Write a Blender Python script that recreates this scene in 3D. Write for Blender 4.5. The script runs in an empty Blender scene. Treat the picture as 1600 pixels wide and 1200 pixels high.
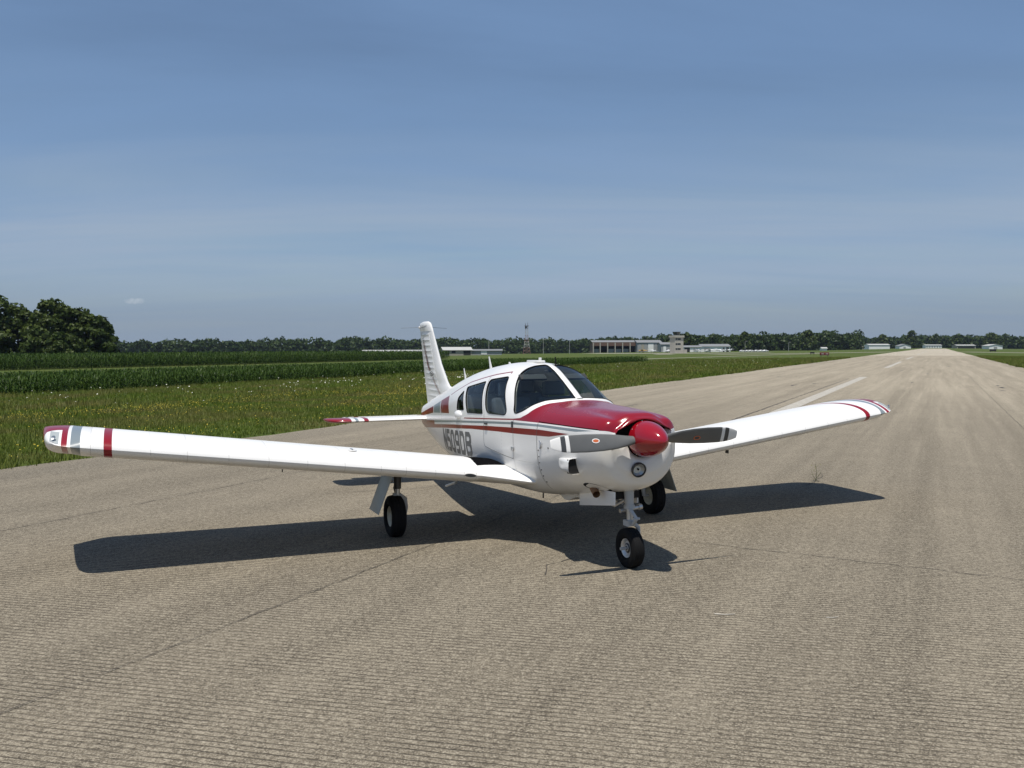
import bpy, bmesh, math, random
import numpy as np
from mathutils import Matrix, Vector
random.seed(7); RNG = np.random.default_rng(7)
R = math.radians
sc = bpy.context.scene
COL = sc.collection

# ------------------------------------------------------------------ camera, sky, sun, exposure
cam_d = bpy.data.cameras.new('camera'); cam = bpy.data.objects.new('camera', cam_d); COL.objects.link(cam)
cam_d.sensor_width = 36.0; cam_d.lens = 1370.85 / 1600 * 36; cam_d.clip_start = 0.05; cam_d.clip_end = 30000
cam.matrix_world = Matrix.Translation((0, 0, 1.979)) @ Matrix.Rotation(R(90 - 2.392), 4, 'X') @ Matrix.Rotation(R(-0.113), 4, 'Z')
sc.camera = cam

SUN_DIR = Vector((-0.0747, -0.2723, 0.9593)).normalized()
SUN_EL = math.asin(SUN_DIR.z); SUN_AZ = math.atan2(SUN_DIR.x, SUN_DIR.y)
world = bpy.data.worlds.new('World'); sc.world = world; world.use_nodes = True
wn = world.node_tree; wn.nodes.clear()
def WN(t, **k):
    n = wn.nodes.new(t)
    for a, b in k.items(): setattr(n, a, b)
    return n
w_out = WN('ShaderNodeOutputWorld'); w_bg = WN('ShaderNodeBackground')
sky = WN('ShaderNodeTexSky', sky_type='NISHITA', sun_disc=False, sun_elevation=SUN_EL, sun_rotation=SUN_AZ)
sky.air_density = 1.0; sky.dust_density = 0.4; sky.ozone_density = 3.0; sky.altitude = 100
SKY_STRENGTH = 0.085
w_bg.inputs['Strength'].default_value = SKY_STRENGTH
# thin high cirrus veil: direction projected on a high plane, stretched noise
wtc = WN('ShaderNodeTexCoord'); wsep = WN('ShaderNodeSeparateXYZ'); wn.links.new(wtc.outputs['Generated'], wsep.inputs[0])
def wm(op, a, b=None, clamp=False):
    n = WN('ShaderNodeMath', operation=op); n.use_clamp = clamp
    for i, v in enumerate((a, b)):
        if v is None: continue
        if isinstance(v, (int, float)): n.inputs[i].default_value = v
        else: wn.links.new(v, n.inputs[i])
    return n.outputs[0]
zc_ = wm('ADD', wm('MAXIMUM', wsep.outputs['Z'], 0.0), 0.10)
cx = wm('DIVIDE', wsep.outputs['X'], zc_); cy = wm('DIVIDE', wsep.outputs['Y'], zc_)
wcomb = WN('ShaderNodeCombineXYZ'); wn.links.new(cx, wcomb.inputs[0]); wn.links.new(cy, wcomb.inputs[1])
wmap = WN('ShaderNodeMapping'); wmap.inputs['Scale'].default_value = (0.35, 1.1, 1); wmap.inputs['Rotation'].default_value = (0, 0, 0.25)
wn.links.new(wcomb.outputs[0], wmap.inputs[0])
wno = WN('ShaderNodeTexNoise'); wno.inputs['Scale'].default_value = 0.9; wno.inputs['Detail'].default_value = 6; wno.inputs['Roughness'].default_value = 0.55
wno.inputs['Distortion'].default_value = 0.6
wn.links.new(wmap.outputs[0], wno.inputs['Vector'])
wr = WN('ShaderNodeMapRange'); wr.inputs['From Min'].default_value = 0.35; wr.inputs['From Max'].default_value = 0.8
wr.inputs['To Min'].default_value = 0.22; wr.inputs['To Max'].default_value = 0.86
wn.links.new(wno.outputs['Fac'], wr.inputs['Value'])
SKYMIX = WN('ShaderNodeMix', data_type='RGBA')
wn.links.new(wr.outputs[0], SKYMIX.inputs['Factor'])
wn.links.new(sky.outputs[0], SKYMIX.inputs['A']); SKYMIX.inputs['B'].default_value = (2.32, 3.82, 6.5, 1)
# lower-sky summer haze: eases the bright horizon band to a dull grey blue
hz = WN('ShaderNodeMapRange', interpolation_type='SMOOTHSTEP'); hz.inputs['From Min'].default_value = 0.0; hz.inputs['From Max'].default_value = 0.118
hz.inputs['To Min'].default_value = 0.97; hz.inputs['To Max'].default_value = 0.0
wn.links.new(wsep.outputs['Z'], hz.inputs['Value'])
HZMIX = WN('ShaderNodeMix', data_type='RGBA'); wn.links.new(hz.outputs[0], HZMIX.inputs['Factor'])
wn.links.new(SKYMIX.outputs['Result'], HZMIX.inputs['A']); HZMIX.inputs['B'].default_value = (3.0, 3.8, 4.9, 1)
# faint pale cirrus sheet low in the sky, streaked
bn = WN('ShaderNodeTexNoise'); bn.inputs['Scale'].default_value = 1.5; bn.inputs['Detail'].default_value = 6; bn.inputs['Roughness'].default_value = 0.6; bn.inputs['Distortion'].default_value = 0.5
bmap = WN('ShaderNodeMapping'); bmap.inputs['Scale'].default_value = (0.16, 0.5, 1); bmap.inputs['Rotation'].default_value = (0, 0, -0.2); bmap.inputs['Location'].default_value = (3.1, 1.7, 0)
wn.links.new(wcomb.outputs[0], bmap.inputs[0]); wn.links.new(bmap.outputs[0], bn.inputs['Vector'])
bz = WN('ShaderNodeMapRange', interpolation_type='SMOOTHSTEP'); bz.inputs['From Min'].default_value = 0.30; bz.inputs['From Max'].default_value = 0.09; wn.links.new(wsep.outputs['Z'], bz.inputs['Value'])
bz2 = WN('ShaderNodeMapRange', interpolation_type='SMOOTHSTEP'); bz2.inputs['From Min'].default_value = 0.035; bz2.inputs['From Max'].default_value = 0.08; wn.links.new(wsep.outputs['Z'], bz2.inputs['Value'])
bf = WN('ShaderNodeMapRange'); bf.inputs['From Min'].default_value = 0.38; bf.inputs['From Max'].default_value = 0.66; bf.inputs['To Min'].default_value = 0.12; bf.inputs['To Max'].default_value = 0.85; wn.links.new(bn.outputs['Fac'], bf.inputs['Value'])
bfac = wm('MULTIPLY', wm('MULTIPLY', bz.outputs[0], bz2.outputs[0]), bf.outputs[0])
BAND = WN('ShaderNodeMix', data_type='RGBA'); wn.links.new(bfac, BAND.inputs['Factor']); wn.links.new(HZMIX.outputs['Result'], BAND.inputs['A']); BAND.inputs['B'].default_value = (4.05, 5.05, 6.45, 1)
# one small fair-weather cloud low on the left
az = wm('SUBTRACT', wm('ARCTAN2', wsep.outputs['X'], wsep.outputs['Y']), -0.4055)
pn = WN('ShaderNodeTexNoise'); pn.inputs['Scale'].default_value = 130; pn.inputs['Detail'].default_value = 4; wn.links.new(wtc.outputs['Generated'], pn.inputs['Vector'])
ell = wm('ADD', wm('POWER', wm('DIVIDE', az, 0.019), 2.0), wm('POWER', wm('DIVIDE', wm('SUBTRACT', wsep.outputs['Z'], 0.049), 0.0042), 2.0))
puff = wm('MULTIPLY', wm('SUBTRACT', wm('MULTIPLY', pn.outputs['Fac'], 2.2), wm('ADD', ell, 0.55), True), 0.75)
PUFF = WN('ShaderNodeMix', data_type='RGBA'); wn.links.new(puff, PUFF.inputs['Factor']); wn.links.new(BAND.outputs['Result'], PUFF.inputs['A']); PUFF.inputs['B'].default_value = (6.2, 6.9, 7.6, 1)
wn.links.new(PUFF.outputs['Result'], w_bg.inputs['Color']); wn.links.new(w_bg.outputs[0], w_out.inputs[0])

sun_d = bpy.data.lights.new('sun', 'SUN'); sun_d.energy = 5.0; sun_d.angle = R(0.53); sun_d.color = (1.0, 0.945, 0.86)
sun = bpy.data.objects.new('sun', sun_d); COL.objects.link(sun)
sun.rotation_euler = SUN_DIR.to_track_quat('Z', 'Y').to_euler(); sun.location = (0, 0, 40)
sc.view_settings.view_transform = 'Standard'; sc.view_settings.look = 'None'
sc.view_settings.exposure = 0.0; sc.view_settings.gamma = 1.0; sc.view_settings.use_curve_mapping = False
sc.cycles.max_bounces = 8; sc.cycles.transparent_max_bounces = 24

# ------------------------------------------------------------------ material helpers
class NT:
    def __init__(s, name):
        s.m = bpy.data.materials.new(name); s.m.use_nodes = True; s.t = s.m.node_tree; s.t.nodes.clear()
        s.out = s.n('ShaderNodeOutputMaterial')
    def n(s, typ, **k):
        x = s.t.nodes.new(typ)
        for a, b in k.items(): setattr(x, a, b)
        return x
    def l(s, a, b): s.t.links.new(a, b)
    def put(s, v, sock):
        if isinstance(v, (int, float)): sock.default_value = v
        elif isinstance(v, tuple): sock.default_value = v if len(v) == 4 or sock.type == 'VECTOR' else (*v, 1)
        else: s.l(v, sock)
    def math(s, op, a, b=0.0, clamp=False, c=None):
        x = s.n('ShaderNodeMath', operation=op); x.use_clamp = clamp; s.put(a, x.inputs[0]); s.put(b, x.inputs[1])
        if c is not None: s.put(c, x.inputs[2])
        return x.outputs[0]
    def mix(s, f, a, b, blend='MIX'):
        x = s.n('ShaderNodeMix', data_type='RGBA', blend_type=blend); s.put(f, x.inputs['Factor']); s.put(a, x.inputs['A']); s.put(b, x.inputs['B'])
        return x.outputs['Result']
    def noise(s, scale, detail=3, rough=0.5, vec=None, dist=0.0, out='Fac'):
        x = s.n('ShaderNodeTexNoise'); x.inputs['Scale'].default_value = scale; x.inputs['Detail'].default_value = detail
        x.inputs['Roughness'].default_value = rough; x.inputs['Distortion'].default_value = dist
        if vec is not None: s.l(vec, x.inputs['Vector'])
        return x.outputs[out]
    def obj(s): return s.n('ShaderNodeTexCoord').outputs['Object']
    def geo(s): return s.n('ShaderNodeNewGeometry').outputs['Position']
    def sep(s, v):
        x = s.n('ShaderNodeSeparateXYZ'); s.l(v, x.inputs[0]); return x.outputs
    def mapv(s, v, scale=(1, 1, 1), rot=(0, 0, 0), loc=(0, 0, 0)):
        x = s.n('ShaderNodeMapping'); s.l(v, x.inputs[0]); x.inputs['Scale'].default_value = scale; x.inputs['Rotation'].default_value = rot
        x.inputs['Location'].default_value = loc; return x.outputs[0]
    def rng(s, v, a, b, c=0.0, d=1.0, smooth=False):
        x = s.n('ShaderNodeMapRange'); s.put(v, x.inputs[0])
        if smooth: x.interpolation_type = 'SMOOTHSTEP'
        for i, q in enumerate((a, b, c, d)): x.inputs[i + 1].default_value = q
        return x.outputs[0]
    def curve(s, v, x0, x1, y0, y1, pts):
        t = s.rng(v, x0, x1); fc = s.n('ShaderNodeFloatCurve'); s.l(t, fc.inputs['Value']); c = fc.mapping.curves[0]
        P = [((a - x0) / (x1 - x0), (b - y0) / (y1 - y0)) for a, b in pts]
        c.points[0].location = P[0]; c.points[1].location = P[-1]
        for p in P[1:-1]: c.points.new(*p)
        for p in c.points: p.handle_type = 'VECTOR'
        fc.mapping.use_clip = False; fc.mapping.update()
        return s.math('MULTIPLY_ADD', fc.outputs[0], y1 - y0, c=y0)
    def bsdf(s, color, rough=0.5, metal=0.0, spec=0.5, bump=None, bs=0.2, bd=0.01, coat=0.0, trans=None):
        p = s.n('ShaderNodeBsdfPrincipled'); s.put(color, p.inputs['Base Color']); s.put(rough, p.inputs['Roughness'])
        s.put(metal, p.inputs['Metallic']); s.put(spec, p.inputs['Specular IOR Level']); p.inputs['Coat Weight'].default_value = coat
        p.inputs['Coat Roughness'].default_value = 0.05
        if bump is not None:
            b = s.n('ShaderNodeBump'); b.inputs['Strength'].default_value = bs; b.inputs['Distance'].default_value = bd
            s.l(bump, b.inputs['Height']); s.l(b.outputs[0], p.inputs['Normal'])
        s.l(p.outputs[0], s.out.inputs[0]); s.p = p; return s.m

def simple(name, col, rough=0.5, metal=0.0, coat=0.0, var=0.12, scale=8.0, spec=0.5):
    t = NT(name); v = t.noise(scale, 4, 0.6, t.obj())
    c0 = tuple(x * (1 - var) for x in col); c1 = tuple(min(1, x * (1 + var)) for x in col)
    return t.bsdf(t.mix(v, c0, c1), t.rng(v, 0, 1, rough * 0.85, min(1, rough * 1.15)), metal, spec, coat=coat)

WHITE = (0.80, 0.79, 0.765); RED = (0.235, 0.006, 0.013); DKRED = (0.20, 0.004, 0.006); GREY = (0.20, 0.235, 0.25)

# ------------------------------------------------------------------ mesh helpers
def link(o, parent=None):
    COL.objects.link(o)
    if parent is not None: o.parent = parent
    return o
def mesh_obj(name, V, F, mat, parent=None, smooth=True):
    me = bpy.data.meshes.new(name); me.from_pydata([tuple(map(float, v)) for v in V], [], [tuple(int(i) for i in f) for f in F])
    me.update()
    if smooth: me.polygons.foreach_set('use_smooth', [True] * len(me.polygons))
    if mat is not None: me.materials.append(mat)
    return link(bpy.data.objects.new(name, me), parent)
def fast_mesh(name, V, quads=None, tris=None, mat=None, smooth=False, parent=None):
    """numpy V (n,3) with quads (m,4) and/or tris (k,3)"""
    me = bpy.data.meshes.new(name); me.vertices.add(len(V)); me.vertices.foreach_set('co', np.ascontiguousarray(V, np.float32).ravel())
    idx = []; starts = []; s = 0
    for A in (quads, tris):
        if A is None or len(A) == 0: continue
        k = A.shape[1]; idx.append(A.ravel()); starts.append(np.arange(len(A)) * k + s); s += len(A) * k
    idx = np.concatenate(idx).astype(np.int32); starts = np.concatenate(starts).astype(np.int32)
    me.loops.add(len(idx)); me.loops.foreach_set('vertex_index', idx)
    me.polygons.add(len(starts)); me.polygons.foreach_set('loop_start', starts)
    me.update(calc_edges=True); me.validate()
    if smooth: me.polygons.foreach_set('use_smooth', [True] * len(me.polygons))
    if mat is not None: me.materials.append(mat)
    return link(bpy.data.objects.new(name, me), parent)
def tag(o, label=None, cat=None, group=None, kind=None):
    for k, v in (('label', label), ('category', cat), ('group', group), ('kind', kind)):
        if v: o[k] = v
    return o
def empty(name, loc, rz=0.0):
    o = bpy.data.objects.new(name, None); o.location = loc; o.rotation_euler = (0, 0, rz); o.empty_display_size = 0.3
    return link(o)
class MB:
    """collects shapes into one mesh"""
    def __init__(s): s.V = []; s.F = []
    def add(s, V, F):
        b = len(s.V); s.V += [tuple(v) for v in V]; s.F += [tuple(i + b for i in f) for f in F]; return s
    def box(s, lo, hi, M=None):
        x0, y0, z0 = lo; x1, y1, z1 = hi
        V = [(x0, y0, z0), (x1, y0, z0), (x1, y1, z0), (x0, y1, z0), (x0, y0, z1), (x1, y0, z1), (x1, y1, z1), (x0, y1, z1)]
        if M is not None: V = [tuple(M @ Vector(v)) for v in V]
        return s.add(V, [(0, 3, 2, 1), (4, 5, 6, 7), (0, 1, 5, 4), (1, 2, 6, 5), (2, 3, 7, 6), (3, 0, 4, 7)])
    def tube(s, pts, rad, n=12, caps=True):
        pts = [Vector(p) for p in pts]; k = len(pts); rad = rad if isinstance(rad, (list, tuple)) else [rad] * k
        V = []; up = None
        for i, p in enumerate(pts):
            d = (pts[min(i + 1, k - 1)] - pts[max(i - 1, 0)]).normalized()
            if up is None: up = Vector((0, 0, 1)) if abs(d.z) < 0.9 else Vector((1, 0, 0))
            a = d.cross(up).normalized(); b = a.cross(d).normalized(); up = b
            for j in range(n):
                t = 2 * math.pi * j / n; V.append(tuple(p + (a * math.cos(t) + b * math.sin(t)) * rad[i]))
        F = [(i * n + j, i * n + (j + 1) % n, (i + 1) * n + (j + 1) % n, (i + 1) * n + j) for i in range(k - 1) for j in range(n)]
        if caps: F += [tuple(range(n))[::-1], tuple((k - 1) * n + j for j in range(n))]
        return s.add(V, F)
    def revolve(s, prof, axis, org, n=32):
        """prof [(t, r)] along axis vector"""
        ax = Vector(axis).normalized(); u = Vector((0, 0, 1)) if abs(ax.z) < 0.9 else Vector((1, 0, 0)); a = ax.cross(u).normalized(); b = ax.cross(a)
        o = Vector(org); V = []
        for t, r in prof:
            for j in range(n):
                q = 2 * math.pi * j / n; V.append(tuple(o + ax * t + (a * math.cos(q) + b * math.sin(q)) * max(r, 1e-4)))
        k = len(prof)
        return s.add(V, [(i * n + j, (i + 1) * n + j, (i + 1) * n + (j + 1) % n, i * n + (j + 1) % n) for i in range(k - 1) for j in range(n)])
    def build(s, name, mat, parent=None, smooth=True, bevel=0.0, seg=2, auto=True):
        bm = bmesh.new(); vs = [bm.verts.new(v) for v in s.V]
        for f in s.F:
            try: bm.faces.new([vs[i] for i in f])
            except ValueError: pass
        bmesh.ops.recalc_face_normals(bm, faces=bm.faces[:])
        if bevel > 0:
            es = [e for e in bm.edges if len(e.link_faces) == 2 and e.calc_face_angle(0) > 0.6]
            bmesh.ops.bevel(bm, geom=es, offset=bevel, segments=seg, affect='EDGES', profile=0.6)
        if smooth:
            for f in bm.faces: f.smooth = True
            for e in bm.edges:
                if len(e.link_faces) == 2 and e.calc_face_angle(0) > R(38): e.smooth = False
        me = bpy.data.meshes.new(name); bm.to_mesh(me); bm.free()
        if mat is not None: me.materials.append(mat)
        return link(bpy.data.objects.new(name, me), parent)
def loft(rings, closed=True, cap0=False, cap1=False):
    k = len(rings); n = len(rings[0]); V = [tuple(p) for r in rings for p in r]; F = []
    for i in range(k - 1):
        for j in range(n if closed else n - 1):
            F.append((i * n + j, i * n + (j + 1) % n, (i + 1) * n + (j + 1) % n, (i + 1) * n + j))
    if cap0: F.append(tuple(range(n))[::-1])
    if cap1: F.append(tuple((k - 1) * n + j for j in range(n)))
    return V, F

# runway frame: u runs along the runway away from the camera, l to its left
RW_A = R(25.862); RU = np.array([math.sin(RW_A), math.cos(RW_A)]); RL = np.array([-math.cos(RW_A), math.sin(RW_A)])
def ter(u, l):
    """ground height: flat pavement, shoulders falling gently away"""
    l = np.asarray(l, float); d = np.where(l > 15, l - 15, np.where(l < -9, -9 - l, 0.0))
    return -0.018 * np.minimum(d, 85) - 0.0035 * np.clip(d - 85, 0, 300) - 0.0006 * np.clip(d - 385, 0, 2500) - 0.020 * np.clip(l - 240, 0, 200)
def rw(u, l, z=None):
    p = RU * u + RL * l; return Vector((p[0], p[1], float(ter(u, l)) if z is None else z))
M_BLACK = simple('black_rubber', (0.006, 0.006, 0.0065), 0.85, spec=0.25)

# ================================================================== SETTING
def rw_coords(t):
    """runway u (along) and l (left) from world position"""
    X, Y, Z = t.sep(t.geo())
    u = t.math('ADD', t.math('MULTIPLY', X, float(RU[0])), t.math('MULTIPLY', Y, float(RU[1])))
    l = t.math('ADD', t.math('MULTIPLY', X, float(RL[0])), t.math('MULTIPLY', Y, float(RL[1])))
    return u, l, X, Y
def mat_runway():
    t = NT('grooved_concrete'); u, l, X, Y = rw_coords(t)
    c = t.n('ShaderNodeCombineXYZ'); t.l(u, c.inputs[0]); t.l(l, c.inputs[1]); v = c.outputs[0]
    big = t.noise(0.35, 5, 0.6, v); streak = t.noise(1.0, 6, 0.62, t.mapv(v, (0.030, 1.15, 1))); fines = t.noise(1.0, 4, 0.6, t.mapv(v, (0.12, 4.5, 1)))
    agg = t.noise(75, 3, 0.7, t.geo()); agg2 = t.noise(190, 2, 0.6, t.geo()); mid = t.noise(7, 4, 0.65, t.geo())
    base = t.mix(t.rng(streak, .36, .66), (0.112, 0.096, 0.074), (0.210, 0.184, 0.146))
    base = t.mix(t.math('MULTIPLY', t.rng(fines, .45, .7), .32), base, (0.250, 0.222, 0.178))
    base = t.mix(t.math('MULTIPLY', t.rng(big, .50, .75), .38), base, (0.128, 0.112, 0.090))
    base = t.mix(t.math('MULTIPLY', t.rng(mid, .35, .7), .18), base, (0.255, 0.226, 0.182))
    # older darker edge strips and a paler far section
    edge = t.math('MAXIMUM', t.rng(t.math('ADD', l, t.math('MULTIPLY', big, 1.6)), 12.6, 14.2, 0, 1, True), t.rng(t.math('ADD', l, t.math('MULTIPLY', big, 2.5)), -3.2, -5.6, 0, 1, True))
    base = t.mix(t.math('MULTIPLY', edge, .45), base, (0.105, 0.098, 0.088))
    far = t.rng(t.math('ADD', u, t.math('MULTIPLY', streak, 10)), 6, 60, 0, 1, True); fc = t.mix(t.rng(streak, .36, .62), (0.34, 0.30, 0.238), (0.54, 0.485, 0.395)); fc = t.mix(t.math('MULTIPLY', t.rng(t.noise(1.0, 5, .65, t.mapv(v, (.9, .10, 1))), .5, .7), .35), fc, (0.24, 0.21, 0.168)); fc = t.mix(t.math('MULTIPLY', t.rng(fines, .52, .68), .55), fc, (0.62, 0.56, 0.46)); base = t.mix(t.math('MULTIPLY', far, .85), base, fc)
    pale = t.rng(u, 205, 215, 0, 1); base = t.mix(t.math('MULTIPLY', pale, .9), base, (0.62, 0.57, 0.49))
    # aggregate speckle
    med = t.noise(26, 3, .75, t.geo()); clump = t.noise(9, 3, .75, t.geo()); pit = t.noise(48, 2, .5, t.geo())
    base = t.mix(t.math('MULTIPLY', t.rng(clump, .50, .66), .38), base, (0.32, 0.288, 0.234)); base = t.mix(t.math('MULTIPLY', t.rng(clump, .48, .34), .38), base, (0.085, 0.073, 0.058))
    base = t.mix(t.math('MULTIPLY', t.rng(med, .51, .63), .62), base, (0.36, 0.328, 0.27)); base = t.mix(t.math('MULTIPLY', t.rng(med, .48, .36), .68), base, (0.070, 0.060, 0.048))
    base = t.mix(t.math('MULTIPLY', t.rng(agg, .53, .64), .8), base, (0.40, 0.368, 0.308)); base = t.mix(t.math('MULTIPLY', t.rng(agg, .46, .34), .85), base, (0.055, 0.047, 0.038))
    base = t.mix(t.math('MULTIPLY', t.rng(agg2, .62, .70), .8), base, (0.62, 0.58, 0.50)); base = t.mix(t.math('MULTIPLY', t.rng(pit, .34, .28), .85), base, (0.030, 0.026, 0.021))
    # sawn transverse grooves, a little skewed to the runway
    gs = t.math('ADD', t.math('ADD', t.math('MULTIPLY', X, 0.242), t.math('MULTIPLY', Y, 0.970)), t.math('ADD', t.math('MULTIPLY', t.noise(2.2, 2, .5, t.geo()), 0.035), t.math('MULTIPLY', agg, 0.014)))
    g = t.math('ABSOLUTE', t.math('SUBTRACT', t.math('FRACT', t.math('DIVIDE', gs, 0.054)), 0.5))
    groove = t.rng(g, 0.155, 0.05, 0, 1, True)
    wear = t.rng(t.noise(1.6, 4, .6, t.geo()), .28, .62, .35, 1.0); groove = t.math('MULTIPLY', groove, wear)
    base = t.mix(t.math('MULTIPLY', groove, .80), base, (0.040, 0.034, 0.027))
    base = t.mix(1.0, base, (0.93, 0.90, 0.825), 'MULTIPLY')
    h = t.math('SUBTRACT', t.math('MULTIPLY', agg, 0.5), groove)
    return t.bsdf(base, 0.92, 0, 0.25, bump=h, bs=0.55, bd=0.006)
def sheet(name, us, ls, dz, mat, kind='structure', zf=None):
    V = np.array([(*(RU*u + RL*l), (float(ter(u, l)) if zf is None else zf(u, l)) + dz) for u in us for l in ls]); nl = len(ls)
    Q = np.array([(i*nl+j, i*nl+j+1, (i+1)*nl+j+1, (i+1)*nl+j) for i in range(len(us)-1) for j in range(nl-1)])[:, ::-1]
    o = fast_mesh(name, V, Q, None, mat, True); return tag(o, kind=kind)
def mat_grassland():
    t = NT('grassland'); u, l, X, Y = rw_coords(t); p = t.geo()
    a = t.noise(0.10, 5, .6, p); b = t.noise(0.9, 5, .65, p); c = t.noise(9, 4, .7, p); s = t.noise(.05, 3, .5, t.mapv(p, (1, 1, 1)))
    col = t.mix(t.rng(b, .3, .7), (0.046, 0.072, 0.012), (0.085, 0.112, 0.022)); col = t.mix(t.math('MULTIPLY', t.rng(a, .45, .68), .7), col, (0.090, 0.092, 0.028))
    col = t.mix(t.math('MULTIPLY', t.rng(c, .42, .3), .7), col, (0.016, 0.026, 0.007)); col = t.mix(t.math('MULTIPLY', t.rng(s, .5, .7), .5), col, (0.05, 0.085, 0.018))
    return t.bsdf(col, 0.95, 0, 0.15, bump=c, bs=0.8, bd=0.08)
M_GRASS = mat_grassland(); M_RUN = mat_runway()
_ls = sorted(set(list(np.linspace(-60, 130, 39)) + [-9, 15, 100] + [-12000, -5000, -2500, -1200, -600, -300, -120, 200, 300, 400, 600, 1000, 1800, 2600, 5000, 12000]))
_us = sorted(set(list(np.linspace(-60, 300, 31)) + [-6000, -2000, -600, -200, 450, 700, 1000, 1500, 2200, 3500, 6000, 12000]))
sheet('ground', _us, _ls, -0.02, M_GRASS)
# pavement sheet with an uneven grass edge
def runway():
    us = np.concatenate([np.arange(-40, 140, 0.5), np.arange(140, 905, 5)]); rg = np.random.default_rng(3)
    n = len(us); w1 = np.convolve(rg.normal(0, 1, n + 12), np.ones(13)/13, 'valid'); w2 = np.convolve(rg.normal(0, 1, n + 12), np.ones(13)/13, 'valid')
    w1 += np.convolve(rg.normal(0, 1, n + 2), np.ones(3)/3, 'valid')*.22; w2 += np.convolve(rg.normal(0, 1, n + 2), np.ones(3)/3, 'valid')*.22
    V = []
    for i, u in enumerate(us):
        for l in (-6.9 + .35*w2[i], -3, 0, 4.5, 9, 13.66 + .30*w1[i]): V.append((*(RU*u + RL*l), 0.0))
    Q = np.array([(i*6+j, i*6+j+1, (i+1)*6+j+1, (i+1)*6+j) for i in range(n-1) for j in range(5)])[:, ::-1]
    return tag(fast_mesh('runway', np.array(V), Q, None, M_RUN, False), kind='structure')
RUNWAY = runway()
# ---- runway details: painted stripes, joints, cracks, patches (children of the runway) ---------------------------
def ribbon(name, pts, width, dz, mat, parent, jitter=0.0, seed=0, close_w=True):
    """strip on the pavement through (u, l) points"""
    rg = np.random.default_rng(seed); P = [np.array(p, float) for p in pts]; Q = []
    for a, b in zip(P[:-1], P[1:]):
        n = max(1, int(np.linalg.norm(b - a) / (0.12 if jitter else 6)))
        for k in range(n): Q.append(a + (b - a)*k/n)
    Q.append(P[-1]); V = []
    for i, q in enumerate(Q):
        d = Q[min(i+1, len(Q)-1)] - Q[max(i-1, 0)]; d = d/np.linalg.norm(d); s = np.array((-d[1], d[0]))
        c = q + s*(rg.normal(0, jitter) if jitter else 0); w = width/2*(rg.uniform(.35, 1.4) if jitter else 1)
        for k in (-1, 1):
            r = c + s*w*k; w3 = RU*r[0] + RL*r[1]; V.append((w3[0], w3[1], dz))
    F = [(2*i, 2*i+1, 2*i+3, 2*i+2) for i in range(len(Q)-1)]
    o = mesh_obj(name, V, F, mat, parent, False); return o
def mat_paint_line():
    t = NT('worn_white_marking'); u, l, X, Y = rw_coords(t); w = t.noise(3.5, 6, .7, t.geo()); w2 = t.noise(60, 3, .7, t.geo())
    col = t.mix(t.rng(w, .35, .65), (0.36, 0.335, 0.285), (0.50, 0.475, 0.42)); col = t.mix(t.math('MULTIPLY', t.rng(w2, .47, .60), .8), col, (0.24, 0.21, 0.17))
    return t.bsdf(col, .8, 0, .3)
M_LINE = mat_paint_line(); M_CRACK = simple('crack_dark', (0.050, 0.043, 0.036), .95); M_TAR = simple('tar_patch', (0.045, 0.042, 0.040), .9, var=.3, scale=3)
M_PALE = simple('pale_concrete', (0.40, 0.365, 0.31), .9, var=.15, scale=.6); M_DUST = simple('pale_scuff', (0.42, 0.39, 0.33), .95, var=.2, scale=6)
for u0, u1 in ((27, 61.7), (89, 126), (150, 187), (232, 268), (300, 336), (370, 406)):
    ribbon('centre_stripe', [(u0, 4.30), (u1, 4.30)], 0.46, 0.004, M_LINE, RUNWAY)
ribbon('pavement_joint', [(-3, 4.52), (60, 4.56), (140, 4.6)], .008, .0045 + .004, M_CRACK, RUNWAY, .010, 1)
ribbon('pavement_joint', [(17, 4.98), (36, 4.95), (58, 4.90)], .055, .0046, M_CRACK, RUNWAY, .012, 31)
ribbon('pavement_joint', [(-3, 9.1), (70, 9.1)], .010, .004, M_CRACK, RUNWAY, .010, 2)
ribbon('pavement_joint', [(-3, -1.9), (70, -1.9)], .012, .004, M_CRACK, RUNWAY, .012, 3)
ribbon('pavement_crack', [(8.78, 2.6), (8.62, .7), (8.50, -.75), (8.4, -3.5)], .008, .004, M_CRACK, RUNWAY, .014, 4)
ribbon('pavement_crack', [(6.92, 3.05), (7.25, 3.15), (7.65, 3.02)], .012, .004, M_CRACK, RUNWAY, .015, 5)
ribbon('pavement_crack', [(9.4, 7.6), (10.4, 6.6), (11.8, 5.9), (13.4, 5.4)], .010, .004, M_CRACK, RUNWAY, .02, 6)
ribbon('pavement_crack', [(12.9, 1.70), (13.5, 1.58), (14.4, 1.62)], .010, .004, M_CRACK, RUNWAY, .03, 7)
ribbon('pavement_crack', [(33, 12.4), (35, 11.0), (37.5, 9.4)], .02, .004, M_CRACK, RUNWAY, .04, 8)
ribbon('pavement_crack', [(22, 10.2), (24, 8.4), (25.5, 7.2)], .02, .004, M_CRACK, RUNWAY, .04, 9)
for k, (u, l, a, b) in enumerate(((50.0, -2.78, .9, .14), (47.4, -2.84, 1.3, .16), (44.8, -2.7, .5, .12), (52.5, 1.2, 1.0, .10), (46, 6.6, 1.6, .11), (49, 5.9, 1.0, .10), (60, 9.5, 1.2, .12), (78, 2.6, 1.5, .2), (95, -1.0, 2.2, .2), (120, 8.2, 3, .3), (150, 5.4, 3.5, .3), (27, 9.3, 2.2, .05), (70, .6, 1.2, .14))):
    ribbon('tar_patch', [(u, l), (u + a*.5, l + .05), (u + a, l)], b, .004, M_TAR, RUNWAY, .03, 20 + k)
rgp = np.random.default_rng(11)
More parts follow.
